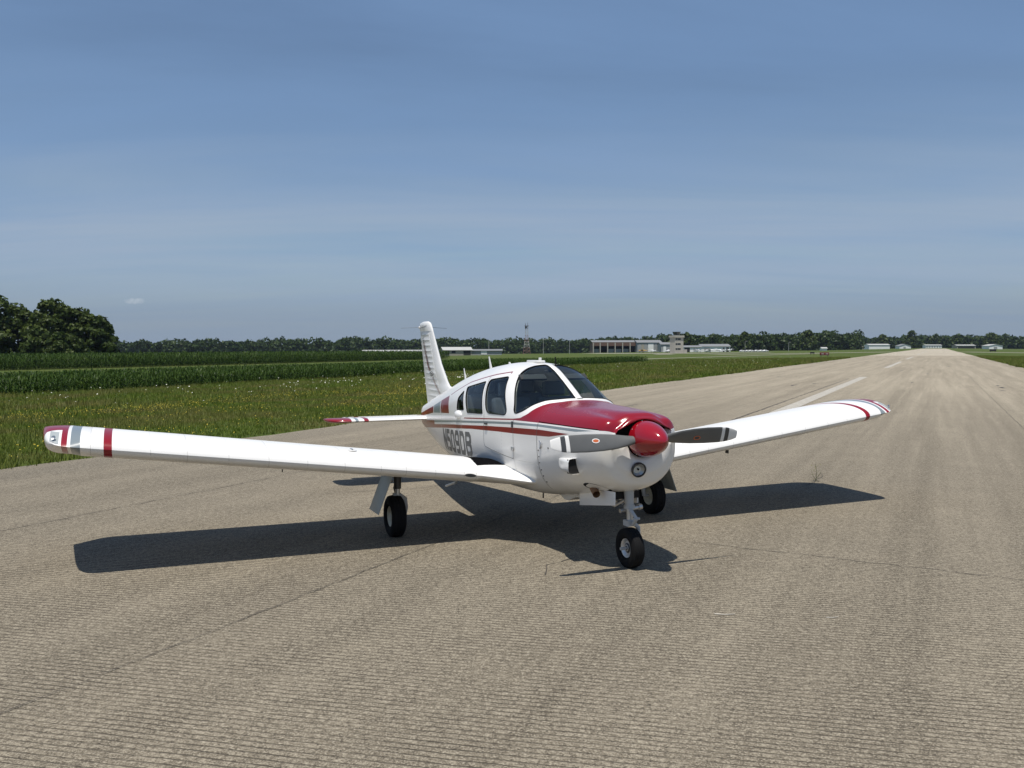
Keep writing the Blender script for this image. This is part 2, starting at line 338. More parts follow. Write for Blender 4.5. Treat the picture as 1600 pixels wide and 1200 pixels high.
for k in range(5):
    u = rgp.uniform(2.2, 9); l = rgp.uniform(-1.5, 6.5); a = rgp.uniform(.05, .16)
    ribbon('pale_scuff', [(u, l), (u + a*.4, l - a*.6), (u + a*.5, l - a*1.3)], .02, .0042, M_DUST, RUNWAY, .012, 60 + k)
# side taxiways in the distance
def strip(name, pts, w, dz, mat):
    V = []
    for i, (u, l) in enumerate(pts):
        d = np.array(pts[min(i+1, len(pts)-1)], float) - np.array(pts[max(i-1, 0)], float); d /= np.linalg.norm(d); s = np.array((-d[1], d[0]))*w/2
        for k in (-1, 1):
            q = np.array((u, l)) + s*k; w3 = RU*q[0] + RL*q[1]; V.append((*w3, float(ter(*q)) + dz))
    return tag(mesh_obj(name, V, [(2*i, 2*i+1, 2*i+3, 2*i+2) for i in range(len(pts)-1)], mat, None, False), kind='structure')
strip('taxiway', [(350, 13.7), (352, 20), (356, 40), (360, 60), (366, 85)], 16, .03, M_PALE)
strip('taxiway', [(350, -7.2), (352, -14), (356, -30), (360, -60)], 16, .03, M_PALE)
strip('service_road', [(170, 66), (205, 60), (240, 52), (280, 45), (320, 36)], 3.2, .05, M_PALE)
strip('apron', [(500, 190), (500, 150), (505, 110), (512, 85)], 30, .05, M_PALE)

# ---- grass and wild flowers along the verge ------------------------------------------------------------------
def foliage(name, c0, c1, c2, trans=.35, rough=.7, nscale=.25):
    t = NT(name); ri = t.n('ShaderNodeNewGeometry').outputs['Random Per Island']; p = t.geo()
    big = t.noise(nscale, 4, .6, p)
    col = t.mix(ri, c0, c1); col = t.mix(t.math('MULTIPLY', t.rng(big, .42, .64), .8), col, c2)
    d = t.n('ShaderNodeBsdfDiffuse'); t.l(col, d.inputs[0]); tr = t.n('ShaderNodeBsdfTranslucent'); t.l(col, tr.inputs[0])
    gl = t.n('ShaderNodeBsdfGlossy'); gl.inputs['Roughness'].default_value = .45; gl.inputs['Color'].default_value = (.8, .85, .8, 1)
    m1 = t.n('ShaderNodeMixShader'); m1.inputs[0].default_value = trans; t.l(d.outputs[0], m1.inputs[1]); t.l(tr.outputs[0], m1.inputs[2])
    m2 = t.n('ShaderNodeMixShader'); m2.inputs[0].default_value = .012; t.l(m1.outputs[0], m2.inputs[1]); t.l(gl.outputs[0], m2.inputs[2]); t.l(m2.outputs[0], t.out.inputs[0])
    return t.m
M_BLADE = foliage('grass_blades', (0.062, 0.105, 0.014), (0.165, 0.215, 0.034), (0.185, 0.158, 0.055), .3)
def to_world(u, l, z): return np.stack([RU[0]*u + RL[0]*l, RU[1]*u + RL[1]*l, z], -1)
def visible(u, l, pad=1.5):
    w = to_world(u, l, np.zeros_like(u)); return (w[:, 1] > 1) & (np.abs(w[:, 0]) < w[:, 1]*0.60 + pad)
def grass(name, u0, u1, l0, l1, dens, nb, hgt, wid, rg, label):
    n = int((u1-u0)*(l1-l0)*dens); u = rg.uniform(u0, u1, n); l = rg.uniform(l0, l1, n); k = visible(u, l); u = u[k]; l = l[k]
    if l1 > 0 and l0 < 15:    # thin out against the pavement edge
        e = (l > 13.62 + .16*np.sin(u*1.7) + rg.exponential(.12, len(l))) if l0 > 0 else (l < -7.05); u = u[e]; l = l[e]
    n = len(u); patch = .5 + .5*np.sin(u*.31 + 1.3*np.sin(l*.23))*np.sin(l*.47 + .8*np.sin(u*.13))
    V = []; 
    for b in range(nb):
        a = rg.uniform(0, 2*math.pi, n); hh = hgt*rg.uniform(.45, 1.25, n)*(.7 + .55*patch); ww = wid*rg.uniform(.6, 1.3, n); lean = hh*rg.uniform(.1, .75, n)
        bx = u + rg.normal(0, .05, n); by = l + rg.normal(0, .05, n); z0 = ter(bx, by) - .02
        c, s = np.cos(a), np.sin(a)
        p0 = to_world(bx - s*ww, by + c*ww, z0); p1 = to_world(bx + s*ww, by - c*ww, z0); p2 = to_world(bx + c*lean, by + s*lean, z0 + hh)
        V.append(np.stack([p0, p1, p2], 1))
    V = np.concatenate(V).reshape(-1, 3); T = np.arange(len(V)).reshape(-1, 3)
    o = fast_mesh(name, V, None, T, M_BLADE); return tag(o, label, 'grass', kind='stuff')
rg = np.random.default_rng(21)
grass('verge_grass', -12, 34, 13.7, 26, 85, 5, .12, .009, rg, 'weedy green grass along the left edge of the runway')
grass('verge_grass', -4, 60, 24, 46, 30, 5, .19, .016, rg, 'taller grass between the runway verge and the crop')
grass('verge_grass', 34, 80, 13.7, 26, 26, 5, .16, .017, rg, 'grass verge past the tail of the aircraft')
grass('verge_grass', 60, 170, 13.7, 48, 7, 5, .24, .033, rg, 'far grass strip beyond the cockpit of the aircraft')
grass('verge_grass', 80, 200, -30, -7, 7, 5, .26, .035, rg, 'grass to the right of the runway near the picture edge')
def flowers(name, pts, size, hgt, mat, rg, label, tilt=.5):
    n = len(pts); u, l = pts[:, 0], pts[:, 1]; z = ter(u, l) + hgt*rg.uniform(.6, 1.25, n); c = to_world(u, l, z); s = size*rg.uniform(.6, 1.4, n); V = []
    nx = rg.normal(0, tilt, n); ny = rg.normal(0, tilt, n) - .5*tilt
    for k in range(6):
        a = 2*math.pi*k/6; dx = np.cos(a)*s; dy = np.sin(a)*s; V.append(c + np.stack([dx, dy, -(nx*dx + ny*dy)], -1))
    ctr = c + np.array((0, 0, .01)); V = np.stack(V + [ctr], 1); b = np.arange(n)[:, None]*7
    T = np.concatenate([b + np.array((k, (k+1) % 6, 6)) for k in range(6)]); return tag(fast_mesh(name, V.reshape(-1, 3), None, T, mat), label, 'flowers', kind='stuff')
M_YEL = simple('yellow_petals', (0.42, 0.33, 0.02), .7, scale=3, var=.3); M_WHP = simple('white_petals', (0.62, 0.62, 0.52), .7)
def scatter(cs, sd, n): return np.concatenate([np.stack([rg.normal(u, s*2.2, int(n*w)), rg.normal(l, s*.8, int(n*w))], 1) for u, l, s, w in cs])
py = np.concatenate([scatter([(rg.uniform(-2, 40), rg.uniform(15, 27), rg.uniform(.5, 1.6), 1) for _ in range(34)], 1, 110), np.stack([rg.uniform(-5, 60, 1500), rg.uniform(14, 36, 1500)], 1), scatter([(rg.uniform(45, 110), rg.uniform(15, 26), 2.0, 1) for _ in range(14)], 1, 60)])
py = py[(py[:, 1] > 13.9) & visible(py[:, 0], py[:, 1])]
flowers('yellow_wildflowers', py, .010, .14, M_YEL, rg, 'small yellow wildflowers scattered through the verge grass')
pw = np.concatenate([scatter([(39.5, 31.5, .8, 1), (43.5, 33.0, .5, .6), (50, 28.5, 1.0, 2.0), (53, 29.5, .8, 1.2), (24, 32, .6, .3), (33, 36, 1, .3)], 1, 22), np.stack([rg.uniform(20, 90, 120), rg.uniform(22, 42, 120)], 1), np.stack([rg.uniform(85, 190, 160), rg.uniform(18, 44, 160)], 1)])
pw = pw[visible(pw[:, 0], pw[:, 1])]
flowers('white_wildflowers', pw, .028, .34, M_WHP, rg, 'white umbel flowers standing in the grass before the crop', .35)

# ---- crop fields -------------------------------------------------------------------------------------------------
M_CORN = foliage('corn_leaves', (0.016, 0.038, 0.008), (0.075, 0.118, 0.026), (0.036, 0.070, 0.014), .3)
def corn(name, u0, u1, l0, l1, row, step, hgt, nleaf, lw, rg, label):
    ls = np.arange(l0, l1, row); us = np.arange(u0, u1, step); U, L = np.meshgrid(us, ls); u = U.ravel() + rg.normal(0, step*.25, U.size); l = L.ravel() + rg.normal(0, .05, U.size)
    k = visible(u, l, 4); u, l = u[k], l[k]; n = len(u); z0 = ter(u, l); H = hgt*rg.uniform(.85, 1.12, n)*(1 + .06*np.sin(u*.11)*np.sin(l*.2)); Q = []
    for j in range(nleaf):
        f = (j + .6)/nleaf; a = rg.uniform(0, 2*math.pi, n); c, s = np.cos(a), np.sin(a); L1 = hgt*rg.uniform(.22, .42, n)*(1.1 - .5*f); w = lw*rg.uniform(.7, 1.2, n)
        zb = z0 + H*f*.8; zm = zb + H*rg.uniform(.14, .26, n); ze = zm - H*rg.uniform(-.08, .16, n)
        b0 = to_world(u - s*w*.6, l + c*w*.6, zb); b1 = to_world(u + s*w*.6, l - c*w*.6, zb)
        m0 = to_world(u + c*L1*.5 - s*w, l + s*L1*.5 + c*w, zm); m1 = to_world(u + c*L1*.5 + s*w, l + s*L1*.5 - c*w, zm)
        e0 = to_world(u + c*L1 - s*w*.2, l + s*L1 + c*w*.2, ze); e1 = to_world(u + c*L1 + s*w*.2, l + s*L1 - c*w*.2, ze)
        Q.append(np.stack([b0, b1, m1, m0, e1, e0], 1))
    V = np.concatenate(Q); m = len(V); b = np.arange(m)[:, None]*6; F = np.concatenate([b + np.array((0, 1, 2, 3)), b + np.array((3, 2, 4, 5))])
    # stalks
    st = np.stack([to_world(u - lw*.35, l, z0), to_world(u + lw*.35, l, z0), to_world(u + lw*.2, l, z0 + H), to_world(u - lw*.2, l, z0 + H)], 1).reshape(-1, 3)
    V = V.reshape(-1, 3); F2 = np.arange(len(st)).reshape(-1, 4) + len(V)
    return tag(fast_mesh(name, np.concatenate([V, st]), np.concatenate([F, F2]), None, M_CORN), label, 'crop', kind='stuff')
corn('corn_field', -10, 142, 43.6, 47.5, .76, .20, 1.00, 7, .035, rg, 'front rows of the low green corn field left of the runway')
corn('corn_field', 5, 142, 47.6, 73, .90, .40, 1.00, 5, .055, rg, 'low green corn field stretching behind its front rows')
corn('corn_field', 30, 240, 138, 146, .9, .40, 2.6, 7, .06, rg, 'taller dark corn strip before the left trees')
corn('corn_field', 30, 240, 146, 200, 2.2, .8, 2.6, 4, .14, rg, 'deep rows of the taller corn field before the trees')
# ---- trees -----------------------------------------------------------------------------------------------------
M_LEAF = foliage('tree_leaves', (0.026, 0.044, 0.010), (0.085, 0.112, 0.026), (0.048, 0.075, 0.016), .28, nscale=.12)
M_LEAF2 = foliage('tree_leaves_far', (0.026, 0.046, 0.013), (0.056, 0.084, 0.022), (0.036, 0.062, 0.017), .25, nscale=.03)
M_BARK = simple('bark', (0.07, 0.055, 0.04), .95, var=.3, scale=4)
def at(px, D, z=None):
    """world point D metres ahead of the camera in the direction of picture column px"""
    x = (px - 800)/1370.85*D; u = x*RU[0] + D*RU[1]; l = x*RL[0] + D*RL[1]; return Vector((x, D, float(ter(u, l)) if z is None else z))
def crown_cards(lobes, n, size, rg):
    """leaf clump quads over the outer shells of a set of lobes (cx, cy, cz, rx, rz)"""
    L = np.array(lobes); w = L[:, 3]**2; idx = rg.choice(len(L), n, p=w/w.sum()); d = rg.normal(0, 1, (n, 3)); d /= np.linalg.norm(d, axis=1)[:, None]
    d[:, 2] = np.where(d[:, 2] < -.35, -d[:, 2]*.6, d[:, 2]); r = rg.uniform(.55, 1.06, n)**.6
    C = L[idx, :3] + d*r[:, None]*np.stack([L[idx, 3], L[idx, 3], L[idx, 4]], 1)
    nn = d + rg.normal(0, .55, (n, 3)); nn /= np.linalg.norm(nn, axis=1)[:, None]; t = np.cross(nn, rg.normal(0, 1, (n, 3))); t /= np.linalg.norm(t, axis=1)[:, None]; b = np.cross(nn, t)
    s = size*rg.uniform(.55, 1.35, n)[:, None]; V = np.stack([C - t*s - b*s*.6, C + t*s*.8 - b*s*.7, C + t*s + b*s*.6, C - t*s*.6 + b*s*.75], 1)
    return V.reshape(-1, 3)
def tree(px, D, h, r, label, rg, n=3600, size=.42, group='trees left of the corn', low=.18):
    base = at(px, D); root = empty('broadleaf_tree', base); tag(root, label, 'tree', group)
    lobes = []; nl = 16
    for k in range(nl):
        f = k/(nl-1); a = k*2.4 + rg.uniform(-.4, .4); zz = h*(low + (1 - low)*f*.86); rad = r*math.sin(math.pi*min(1, .18 + .72*f))**.8*.72
        lr = r*rg.uniform(.34, .50)*(1.05 - .35*f); lobes.append((rad*math.cos(a)*.8, rad*math.sin(a)*.8, zz, lr, lr*rg.uniform(.75, .95)))
    lobes.append((0, 0, h*.80, r*.45, h*.19)); lobes.append((0, 0, h*.5, r*.62, h*.25))
    V = crown_cards(lobes, n, size, rg); fast_mesh('crown', V, np.arange(len(V)).reshape(-1, 4), None, M_LEAF, parent=root)
    m = MB(); m.tube([(0, 0, -.3), (.05*r, 0, h*.25), (0, .05*r, h*.5), (0, 0, h*.8)], [h*.022, h*.017, h*.012, h*.003], 8)
    for k in range(6):
        a = k*1.05; z = h*(.25 + .07*k); m.tube([(0, 0, z), (.4*r*math.cos(a), .4*r*math.sin(a), z + h*.1), (.7*r*math.cos(a), .7*r*math.sin(a), z + h*.2)], [h*.009, h*.006, h*.002], 6)
    m.build('trunk', M_BARK, root); return root
rg = np.random.default_rng(5)
tree(-18, 232, 20.5, 8.5, 'tallest dark broadleaf tree cut by the left picture edge', rg, 5200, low=.05)
tree(28, 240, 16.5, 6.2, 'dark broadleaf tree between the tallest tree and the round crown', rg, 4200, low=.05)
tree(84, 236, 17.4, 8.0, 'broad round-crowned tree in the middle of the left clump', rg, 5200, low=.05)
tree(128, 240, 15.2, 6.6, 'dark tree on the sloping right side of the left clump', rg, 4200, low=.03)
tree(158, 238, 12.8, 5.0, 'small outermost tree at the right end of the left clump', rg, 3200, low=.03)
tree(62, 224, 9.2, 5.0, 'low bushy tree at the foot of the round-crowned tree', rg, 3000, low=.0)
tree(95, 222, 7.8, 4.6, 'low pale bush before the middle of the left clump', rg, 2600, low=.0)
tree(118, 226, 7.0, 3.8, 'small dark bush at the foot of the sloping tree', rg, 2000, low=.0)
# distant woods: nobody could count these trees
def woods(name, p0, p1, d0, d1, h0, h1, gap, rg, label, rows=4, cards=190, size=1.25):
    V = []; a = at(p0, d0); b = at(p1, d1); Ln = (b - a).length; n = int(Ln/gap)
    for r in range(rows):
        for k in range(n):
            f = (k + rg.uniform(-.4, .4))/n; px = p0 + (p1-p0)*f; D = d0 + (d1-d0)*f + r*gap*1.6 + rg.uniform(-4, 4); c = at(px, D)
            h = (h0 + (h1-h0)*f)*rg.uniform(.84, 1.06)*(1.0 + .08*math.sin(f*17 + r)+ .05*math.sin(f*47)); R0 = gap*rg.uniform(.8, 1.25)
            lobes = [(c.x + rg.normal(0, R0*.45), c.y + rg.normal(0, R0*.45), c.z + h*q, R0*(.85 - .35*max(0, q-.5)*2)*rg.uniform(.7, 1), h*.17) for q in (.04, .18, .34, .5, .64, .78)]
            V.append(crown_cards(lobes, cards, size, rg))
    V = np.concatenate(V); return tag(fast_mesh(name, V, np.arange(len(V)).reshape(-1, 4), None, M_LEAF2), label, 'woods', kind='stuff')
woods('distant_woods', 150, 560, 950, 1050, 17.5, 21, 7, rg, 'long dark wood on the horizon left of the tail')
woods('distant_woods', 540, 920, 1080, 1150, 22, 20, 8, rg, 'dark wood on the horizon behind the aircraft tail and mast')
woods('distant_woods', 900, 1090, 1150, 1000, 20, 20, 8, rg, 'dark wood behind the open hangar and control tower')
woods('distant_woods', 1070, 1345, 760, 900, 14.5, 20, 6.5, rg, 'dense wood right of the control tower', size=1.0)
woods('distant_woods', 1340, 1620, 1250, 1100, 18, 19, 9, rg, 'dark wood beyond the far end of the runway', size=1.4)
for px, D, h, r, lb in ((1047, 690, 14, 5.0, 'tree standing right behind the control tower'), (1073, 700, 15.5, 5.5, 'tall open-crowned tree just right of the control tower'), (1163, 740, 16.5, 6.5, 'tall tree rising above the wood right of the tower'), (1262, 800, 19.0, 9.0, 'broad tall tree above the wood before the far shed'), (1378, 1150, 20, 9, 'tree rising behind the long white shed'), (1424, 1080, 22.5, 9.5, 'tall dark tree left of the runway end'), (1493, 1120, 18, 8, 'narrow tree right of the runway end'), (1548, 1080, 20, 11, 'broad tree above the far right shed')):
    tree(px, D, h, r, lb, rg, 900, 1.0, 'tall trees on the airfield edge', .1)

# ---- airfield buildings ----------------------------------------------------------------------------------------
M_TAN = simple('tan_metal_wall', (0.34, 0.31, 0.25), .7, scale=.5); M_WALLW = simple('white_metal_wall', (0.80, 0.80, 0.78), .6, scale=.5); M_ROOFG = simple('grey_metal_roof', (0.20, 0.205, 0.205), .6, scale=.4)
M_ROOFW = simple('pale_metal_roof', (0.42, 0.42, 0.40), .6, scale=.4); M_RUST = simple('brown_fascia', (0.13, 0.075, 0.055), .8, scale=.6); M_SHADE_BLACK = simple('opening_shade_and_black', (0.02, 0.02, 0.02), .9); M_CONC = simple('tower_concrete', (0.36, 0.345, 0.30), .85, scale=.5)  # near-black: painted shade of openings, own black of signs and cab roof
M_WIN = simple('dark_window_glass', (0.02, 0.025, 0.03), .1, spec=.8); M_STEELRED = simple('mast_red', (0.24, 0.13, 0.10), .6); M_STEELW = simple('mast_white', (0.42, 0.42, 0.40), .6); M_CAR = simple('white_vehicle', (0.75, 0.75, 0.74), .3)
M_GREYW = simple('grey_metal_wall', (0.30, 0.31, 0.31), .7, scale=.5)
def shed(name, px0, px1, D, eave, ridge, depth, wall, roof, label, doors=(), turn=0.0, base=None, gable_front=False, fascia=None):
    """gabled metal building whose front spans picture columns px0..px1 at distance D"""
    a = at(px0, D); b = at(px1, D); mid = (a + b)/2; w = (b - a).length; root = empty(name, (mid.x, mid.y, mid.z if base is None else base), turn); tag(root, label, 'building')
    h = w/2; m = MB(); m.box((-h, 0, -.5), (h, .25, eave)); m.box((-h, depth-.25, -.5), (h, depth, eave)); m.box((-h, .25, -.5), (-h+.25, depth-.25, eave)); m.box((h-.25, .25, -.5), (h, depth-.25, eave))
    if gable_front: m.add([(-h, 0, eave), (h, 0, eave), (0, 0, ridge), (-h, .25, eave), (h, .25, eave), (0, .25, ridge)], [(0, 1, 2), (5, 4, 3), (0, 2, 5, 3), (1, 4, 5, 2)])
    else:
        for sx in (-1, 1): m.add([(sx*h, 0, eave), (sx*h, depth, eave), (sx*h, depth/2, ridge), (sx*(h-.25), 0, eave), (sx*(h-.25), depth, eave), (sx*(h-.25), depth/2, ridge)], [(0, 1, 2), (5, 4, 3), (0, 2, 5, 3), (1, 4, 5, 2)])
    m.build('wall', wall, root, smooth=False)
    o = .5; t = .18
    if gable_front: prof = [(-h-o, eave - .1), (0, ridge + .1), (h+o, eave - .1)]; V = [(x, y, z + dz) for y in (-o, depth+o) for x, z in prof for dz in (0, t)]
    else: prof = [(-o, eave - .1), (depth/2, ridge + .1), (depth+o, eave - .1)]; V = [(x, y, z + dz) for x in (-h-o, h+o) for y, z in prof for dz in (0, t)]
    F = [(0, 2, 8, 6), (2, 4, 10, 8), (1, 7, 9, 3), (3, 9, 11, 5), (0, 1, 3, 2), (2, 3, 5, 4), (6, 8, 9, 7), (8, 10, 11, 9), (0, 6, 7, 1), (4, 5, 11, 10)]
    m = MB(); m.add(V, F); m.build('roof', roof, root, smooth=False)
    for f0, f1, z0, z1, mt, nm in doors:
        m = MB(); m.box((-h + w*f0, -.12, z0), (-h + w*f1, -.004, z1)); m.build(nm, mt, root, smooth=False)
    if fascia is not None:
        m = MB(); m.box((-h-.3, -.4, eave - fascia), (h+.3, -.14, eave + .25)); m.build('fascia', M_RUST, root, smooth=False)
    return root
shed('storage_shed', 431, 564, 520, 1.9, 2.9, 12, M_WALLW, M_ROOFW, 'long low white-roofed shed just above the corn', ())
shed('storage_shed', 565, 662, 480, 2.5, 3.1, 14, M_TAN, M_ROOFW, 'long tan metal shed with pale roof left of the tail', [(.22, .235, 0, 1.2, M_SHADE_BLACK, 'door'), (.31, .325, 0, 1.2, M_SHADE_BLACK, 'door'), (.38, .44, 0, 1.4, M_SHADE_BLACK, 'door'), (.75, .90, .0, 2.2, M_GREYW, 'door')])
shed('barn', 693, 738, 480, 2.5, 4.0, 10, M_TAN, M_ROOFW, 'cream barn with pale gabled roof right of the tail', [(.05, .20, 0, 2.4, M_SHADE_BLACK, 'door'), (.28, .42, .9, 2.2, M_SHADE_BLACK, 'window'), (.70, .95, 0, 2.2, M_SHADE_BLACK, 'door')], turn=.25)
shed('lean_to_shed', 738, 784, 490, 2.1, 2.7, 9, M_GREYW, M_ROOFG, 'low grey shed attached right of the cream barn', [(.3, .5, 0, 2.0, M_WALLW, 'door')])
# open-fronted brown hangar: columns, dark bays, grey roof
def open_hangar():
    D = 700; a = at(926, D); b = at(996, D); mid = (a + b)/2; w = (b-a).length; root = empty('open_hangar', mid); tag(root, 'brown open-fronted hangar with pale columns left of the tower', 'building'); h = w/2; e = 7.4
    m = MB(); m.box((-h, 26, -.5), (h, 26.3, e)); m.box((-h, 0, -.5), (-h+.4, 26, e)); m.box((h-.4, 0, -.5), (h, 26, e)); m.build('wall', M_RUST, root, smooth=False)
    m = MB(); m.box((-h-.4, -.6, 5.0), (h+.4, -.2, e+.5)); m.build('fascia', M_RUST, root, smooth=False)
    V = [(x, y, z) for x in (-h-.6, h+.6) for y, z in ((-.6, e+.52), (-.6, e+.7), (13, e+2.0), (13, e+2.2), (27, e+.52), (27, e+.7))]
    m = MB(); m.add(V, [(0, 2, 8, 6), (2, 4, 10, 8), (1, 7, 9, 3), (3, 9, 11, 5), (0, 1, 3, 2), (2, 3, 5, 4), (6, 8, 9, 7), (8, 10, 11, 9), (0, 6, 7, 1), (4, 5, 11, 10)]); m.build('roof', M_ROOFG, root, smooth=False)
    for k in range(7):
        x = -h + w*k/6; x = min(max(x, -h+.5), h-.5); m = MB(); m.box((x-.4, -.9, -.5), (x+.4, -.62, e+.2)); m.build('column', M_CONC, root, smooth=False)
    m = MB(); m.box((-h+.5, 9, 0), (h-.5, 9.2, 4.8)); m.build('bay_shade_panel', M_SHADE_BLACK, root, smooth=False)  # dark sheet paints the shade deep in the bays
    for k in (0, 2, 3, 4):
        x = -h + w*(k+.5)/6; m = MB(); m.box((x-2.2, 2, -.3), (x+2.2, 2.2, 2.6)); m.build('roller_door', M_GREYW, root, smooth=False)
open_hangar()
shed('hangar', 996, 1034, 690, 7.4, 9.2, 24, M_GREYW, M_ROOFG, 'pale grey hangar with tall sliding doors left of the tower', [(f, f + .10, 0, 6.4, M_TAN if k % 2 else M_GREYW, 'sliding_door') for k, f in enumerate((.05, .17, .29))] + [(.44, .66, .0, 6.6, M_WALLW, 'sliding_door'), (.70, .80, 0, 6.2, M_GREYW, 'sliding_door'), (.83, .95, 0, 6.2, M_TAN, 'sliding_door')])
shed('hangar', 1033, 1050, 670, 5.8, 7.2, 18, M_GREYW, M_ROOFG, 'small grey hangar with white door against the control tower', [(.2, .45, 0, 4.2, M_WALLW, 'sliding_door')])
shed('hangar', 1068, 1096, 640, 3.6, 4.6, 14, M_WALLW, M_ROOFG, 'low white hangar directly right of the control tower', [(.05, .35, 0, 3.2, M_SHADE_BLACK, 'door'), (.55, .8, .6, 2.6, M_GREYW, 'window')])
shed('hangar', 1096, 1141, 650, 4.0, 5.6, 16, M_WALLW, M_ROOFG, 'longer white hangar with grey roof right of the tower', [(.74, .80, 0, 3.2, M_SHADE_BLACK, 'door'), (.86, .95, 0, 3.4, M_SHADE_BLACK, 'door'), (.1, .3, .4, 3.0, M_GREYW, 'door')])
shed('long_shed', 1357.5, 1390, 980, 4.6, 5.6, 14, M_WALLW, M_ROOFW, 'long plain white shed left of the runway end')
shed('small_house', 1335, 1350, 930, 2.6, 4.2, 9, M_TAN, M_TAN, 'small tan house left of the long white shed', [(.3, .45, .8, 1.8, M_SHADE_BLACK, 'window')])
shed('small_house', 1405, 1423, 1000, 3.0, 5.0, 11, M_WALLW, M_ROOFG, 'small white house with grey gable beside the runway end', [(.35, .55, .0, 2.2, M_GREYW, 'garage_door')], gable_front=True)
shed('equipment_hut', 1446, 1471, 1030, 3.4, 4.0, 8, M_WALLW, M_ROOFW, 'flat pale hut standing across the far end of the runway', [(k*.16 + .05, k*.16 + .12, .4, 2.4, M_GREYW, 'panel') for k in range(6)])
shed('long_shed', 1495, 1524, 1000, 3.4, 4.2, 12, M_TAN, M_ROOFW, 'long low tan shed right of the runway end', [(.05, .95, .2, 2.4, M_SHADE_BLACK, 'open_front_shade')])  # dark panel on the wall paints the shaded open front
shed('quonset_shed', 1545, 1566, 900, 3.4, 4.8, 14, M_WALLW, M_ROOFW, 'white gabled shed before the broad tree at far right', [(.35, .6, 0, 2.6, M_GREYW, 'door')], gable_front=True)
shed('small_house', 1284, 1292, 720, 1.8, 2.6, 5, M_WALLW, M_ROOFW, 'tiny white hut before the wood above the runway sign')
# control tower
def control_tower():
    D = 520; c = at(1057, D); root = empty('control_tower', c, .35); tag(root, 'square concrete control tower with dark glass cab', 'tower')
    w = 2.9; H = 9.3; m = MB(); m.box((-w, -w, -1), (w, w, H)); m.build('shaft', M_CONC, root, smooth=False)
    for k in range(3):
        z = 2.0 + k*2.9; m = MB(); m.box((-w+.4, -w-.06, z), (w*.35, -w-.004, z+1.0)); wd = m.build('window', M_WIN, root, smooth=False)
        for j in (-.45, .0):
            m = MB(); m.box((-w*.4 + j*w - .06, -w-.10, z), (-w*.4 + j*w + .06, -w-.064, z+1.0)); m.build('mullion', M_CONC, wd, smooth=False)
    m = MB(); m.box((-w-.5, -w-.5, H+.004), (w+.5, w+.5, H+.35)); m.build('balcony_slab', M_CONC, root, smooth=False)
    m = MB()
    for sx in (-1, 1):
        m.box((sx*(w+.4)-.04, -w-.44, H+.36), (sx*(w+.4)+.04, w+.44, H+1.15)); m.box((-w-.34, sx*(w+.4)-.04, H+.36), (w+.34, sx*(w+.4)+.04, H+1.15))
    m.build('parapet', M_CONC, root, smooth=False)
    r0, r1 = 1.9, 2.25; V = []
    for z, r in ((H+.36, r0), (H+1.5, r0)): V += [(r*math.cos(R(22.5+45*k)), r*math.sin(R(22.5+45*k)), z) for k in range(8)]
    m = MB(); m.add(V, [(k, (k+1) % 8, 8+(k+1) % 8, 8+k) for k in range(8)] + [tuple(range(8, 16))]); cab = m.build('cab_base', M_CONC, root, smooth=False)
    V = []
    for z, r in ((H+1.504, r0), (H+3.0, r1)): V += [(r*math.cos(R(22.5+45*k)), r*math.sin(R(22.5+45*k)), z) for k in range(8)]
    m = MB(); m.add(V, [(k, (k+1) % 8, 8+(k+1) % 8, 8+k) for k in range(8)]); m.build('cab_glass', M_WIN, cab, smooth=False)
    V = []
    for z, r in ((H+3.004, r1+.3), (H+3.35, r1+.3)): V += [(r*math.cos(R(22.5+45*k)), r*math.sin(R(22.5+45*k)), z) for k in range(8)]
    m = MB(); m.add(V, [(k, (k+1) % 8, 8+(k+1) % 8, 8+k) for k in range(8)] + [tuple(range(8)), tuple(range(8, 16))]); m.build('cab_roof', M_SHADE_BLACK, root, smooth=False)
    m = MB(); m.tube([(.4, 0, H+3.35), (.4, 0, H+5.2)], .05, 6); m.build('aerial', M_STEELW, root)
    m = MB(); m.box((w+.004, -w*.6, -1), (w+3.2, w, 2.2)); m.build('annex', M_CONC, root, smooth=False)
control_tower()
strip('tower_path', [(415, 118), (440, 128)], 9, .06, M_PALE)
# lattice mast
def lattice_mast():
    D = 520; c = at(823, D); root = empty('lattice_mast', c); tag(root, 'red and white lattice mast behind the cockpit roof', 'mast'); H = 16.5; n = 9
    def hw(z): return 2.1 - 1.35*min(1, z/10.5)
    for k in range(n):
        z0, z1 = H*k/n, H*(k+1)/n; m = MB(); a, b = hw(z0), hw(z1); C0 = [(-a, -a), (a, -a), (a, a), (-a, a)]; C1 = [(-b, -b), (b, -b), (b, b), (-b, b)]
        for j in range(4):
            p, q = C0[j], C1[j]; p2, q2 = C0[(j+1) % 4], C1[(j+1) % 4]; m.tube([(*p, z0), (*q, z1)], .11, 5); m.tube([(*p, z0), (*q2, z1)], .06, 4); m.tube([(*q, z1), (*q2, z1)], .06, 4)
        m.build('lattice_section', M_STEELRED if (k//2) % 2 == 0 else M_STEELW, root)
    m = MB(); m.box((-1.3, -1.3, H), (1.3, 1.3, H+.25)); m.tube([(-.7, 0, H+.2), (-.7, 0, H+1.6)], .16, 6); m.tube([(.6, .4, H+.2), (.6, .4, H+2.0)], .12, 6); m.box((-1.0, -.9, H - 1.4), (.2, -.6, H-.2)); m.build('antenna_platform', M_DK2, root, smooth=False)
M_DK2 = simple('mast_dark', (0.10, 0.09, 0.085), .7)
lattice_mast()
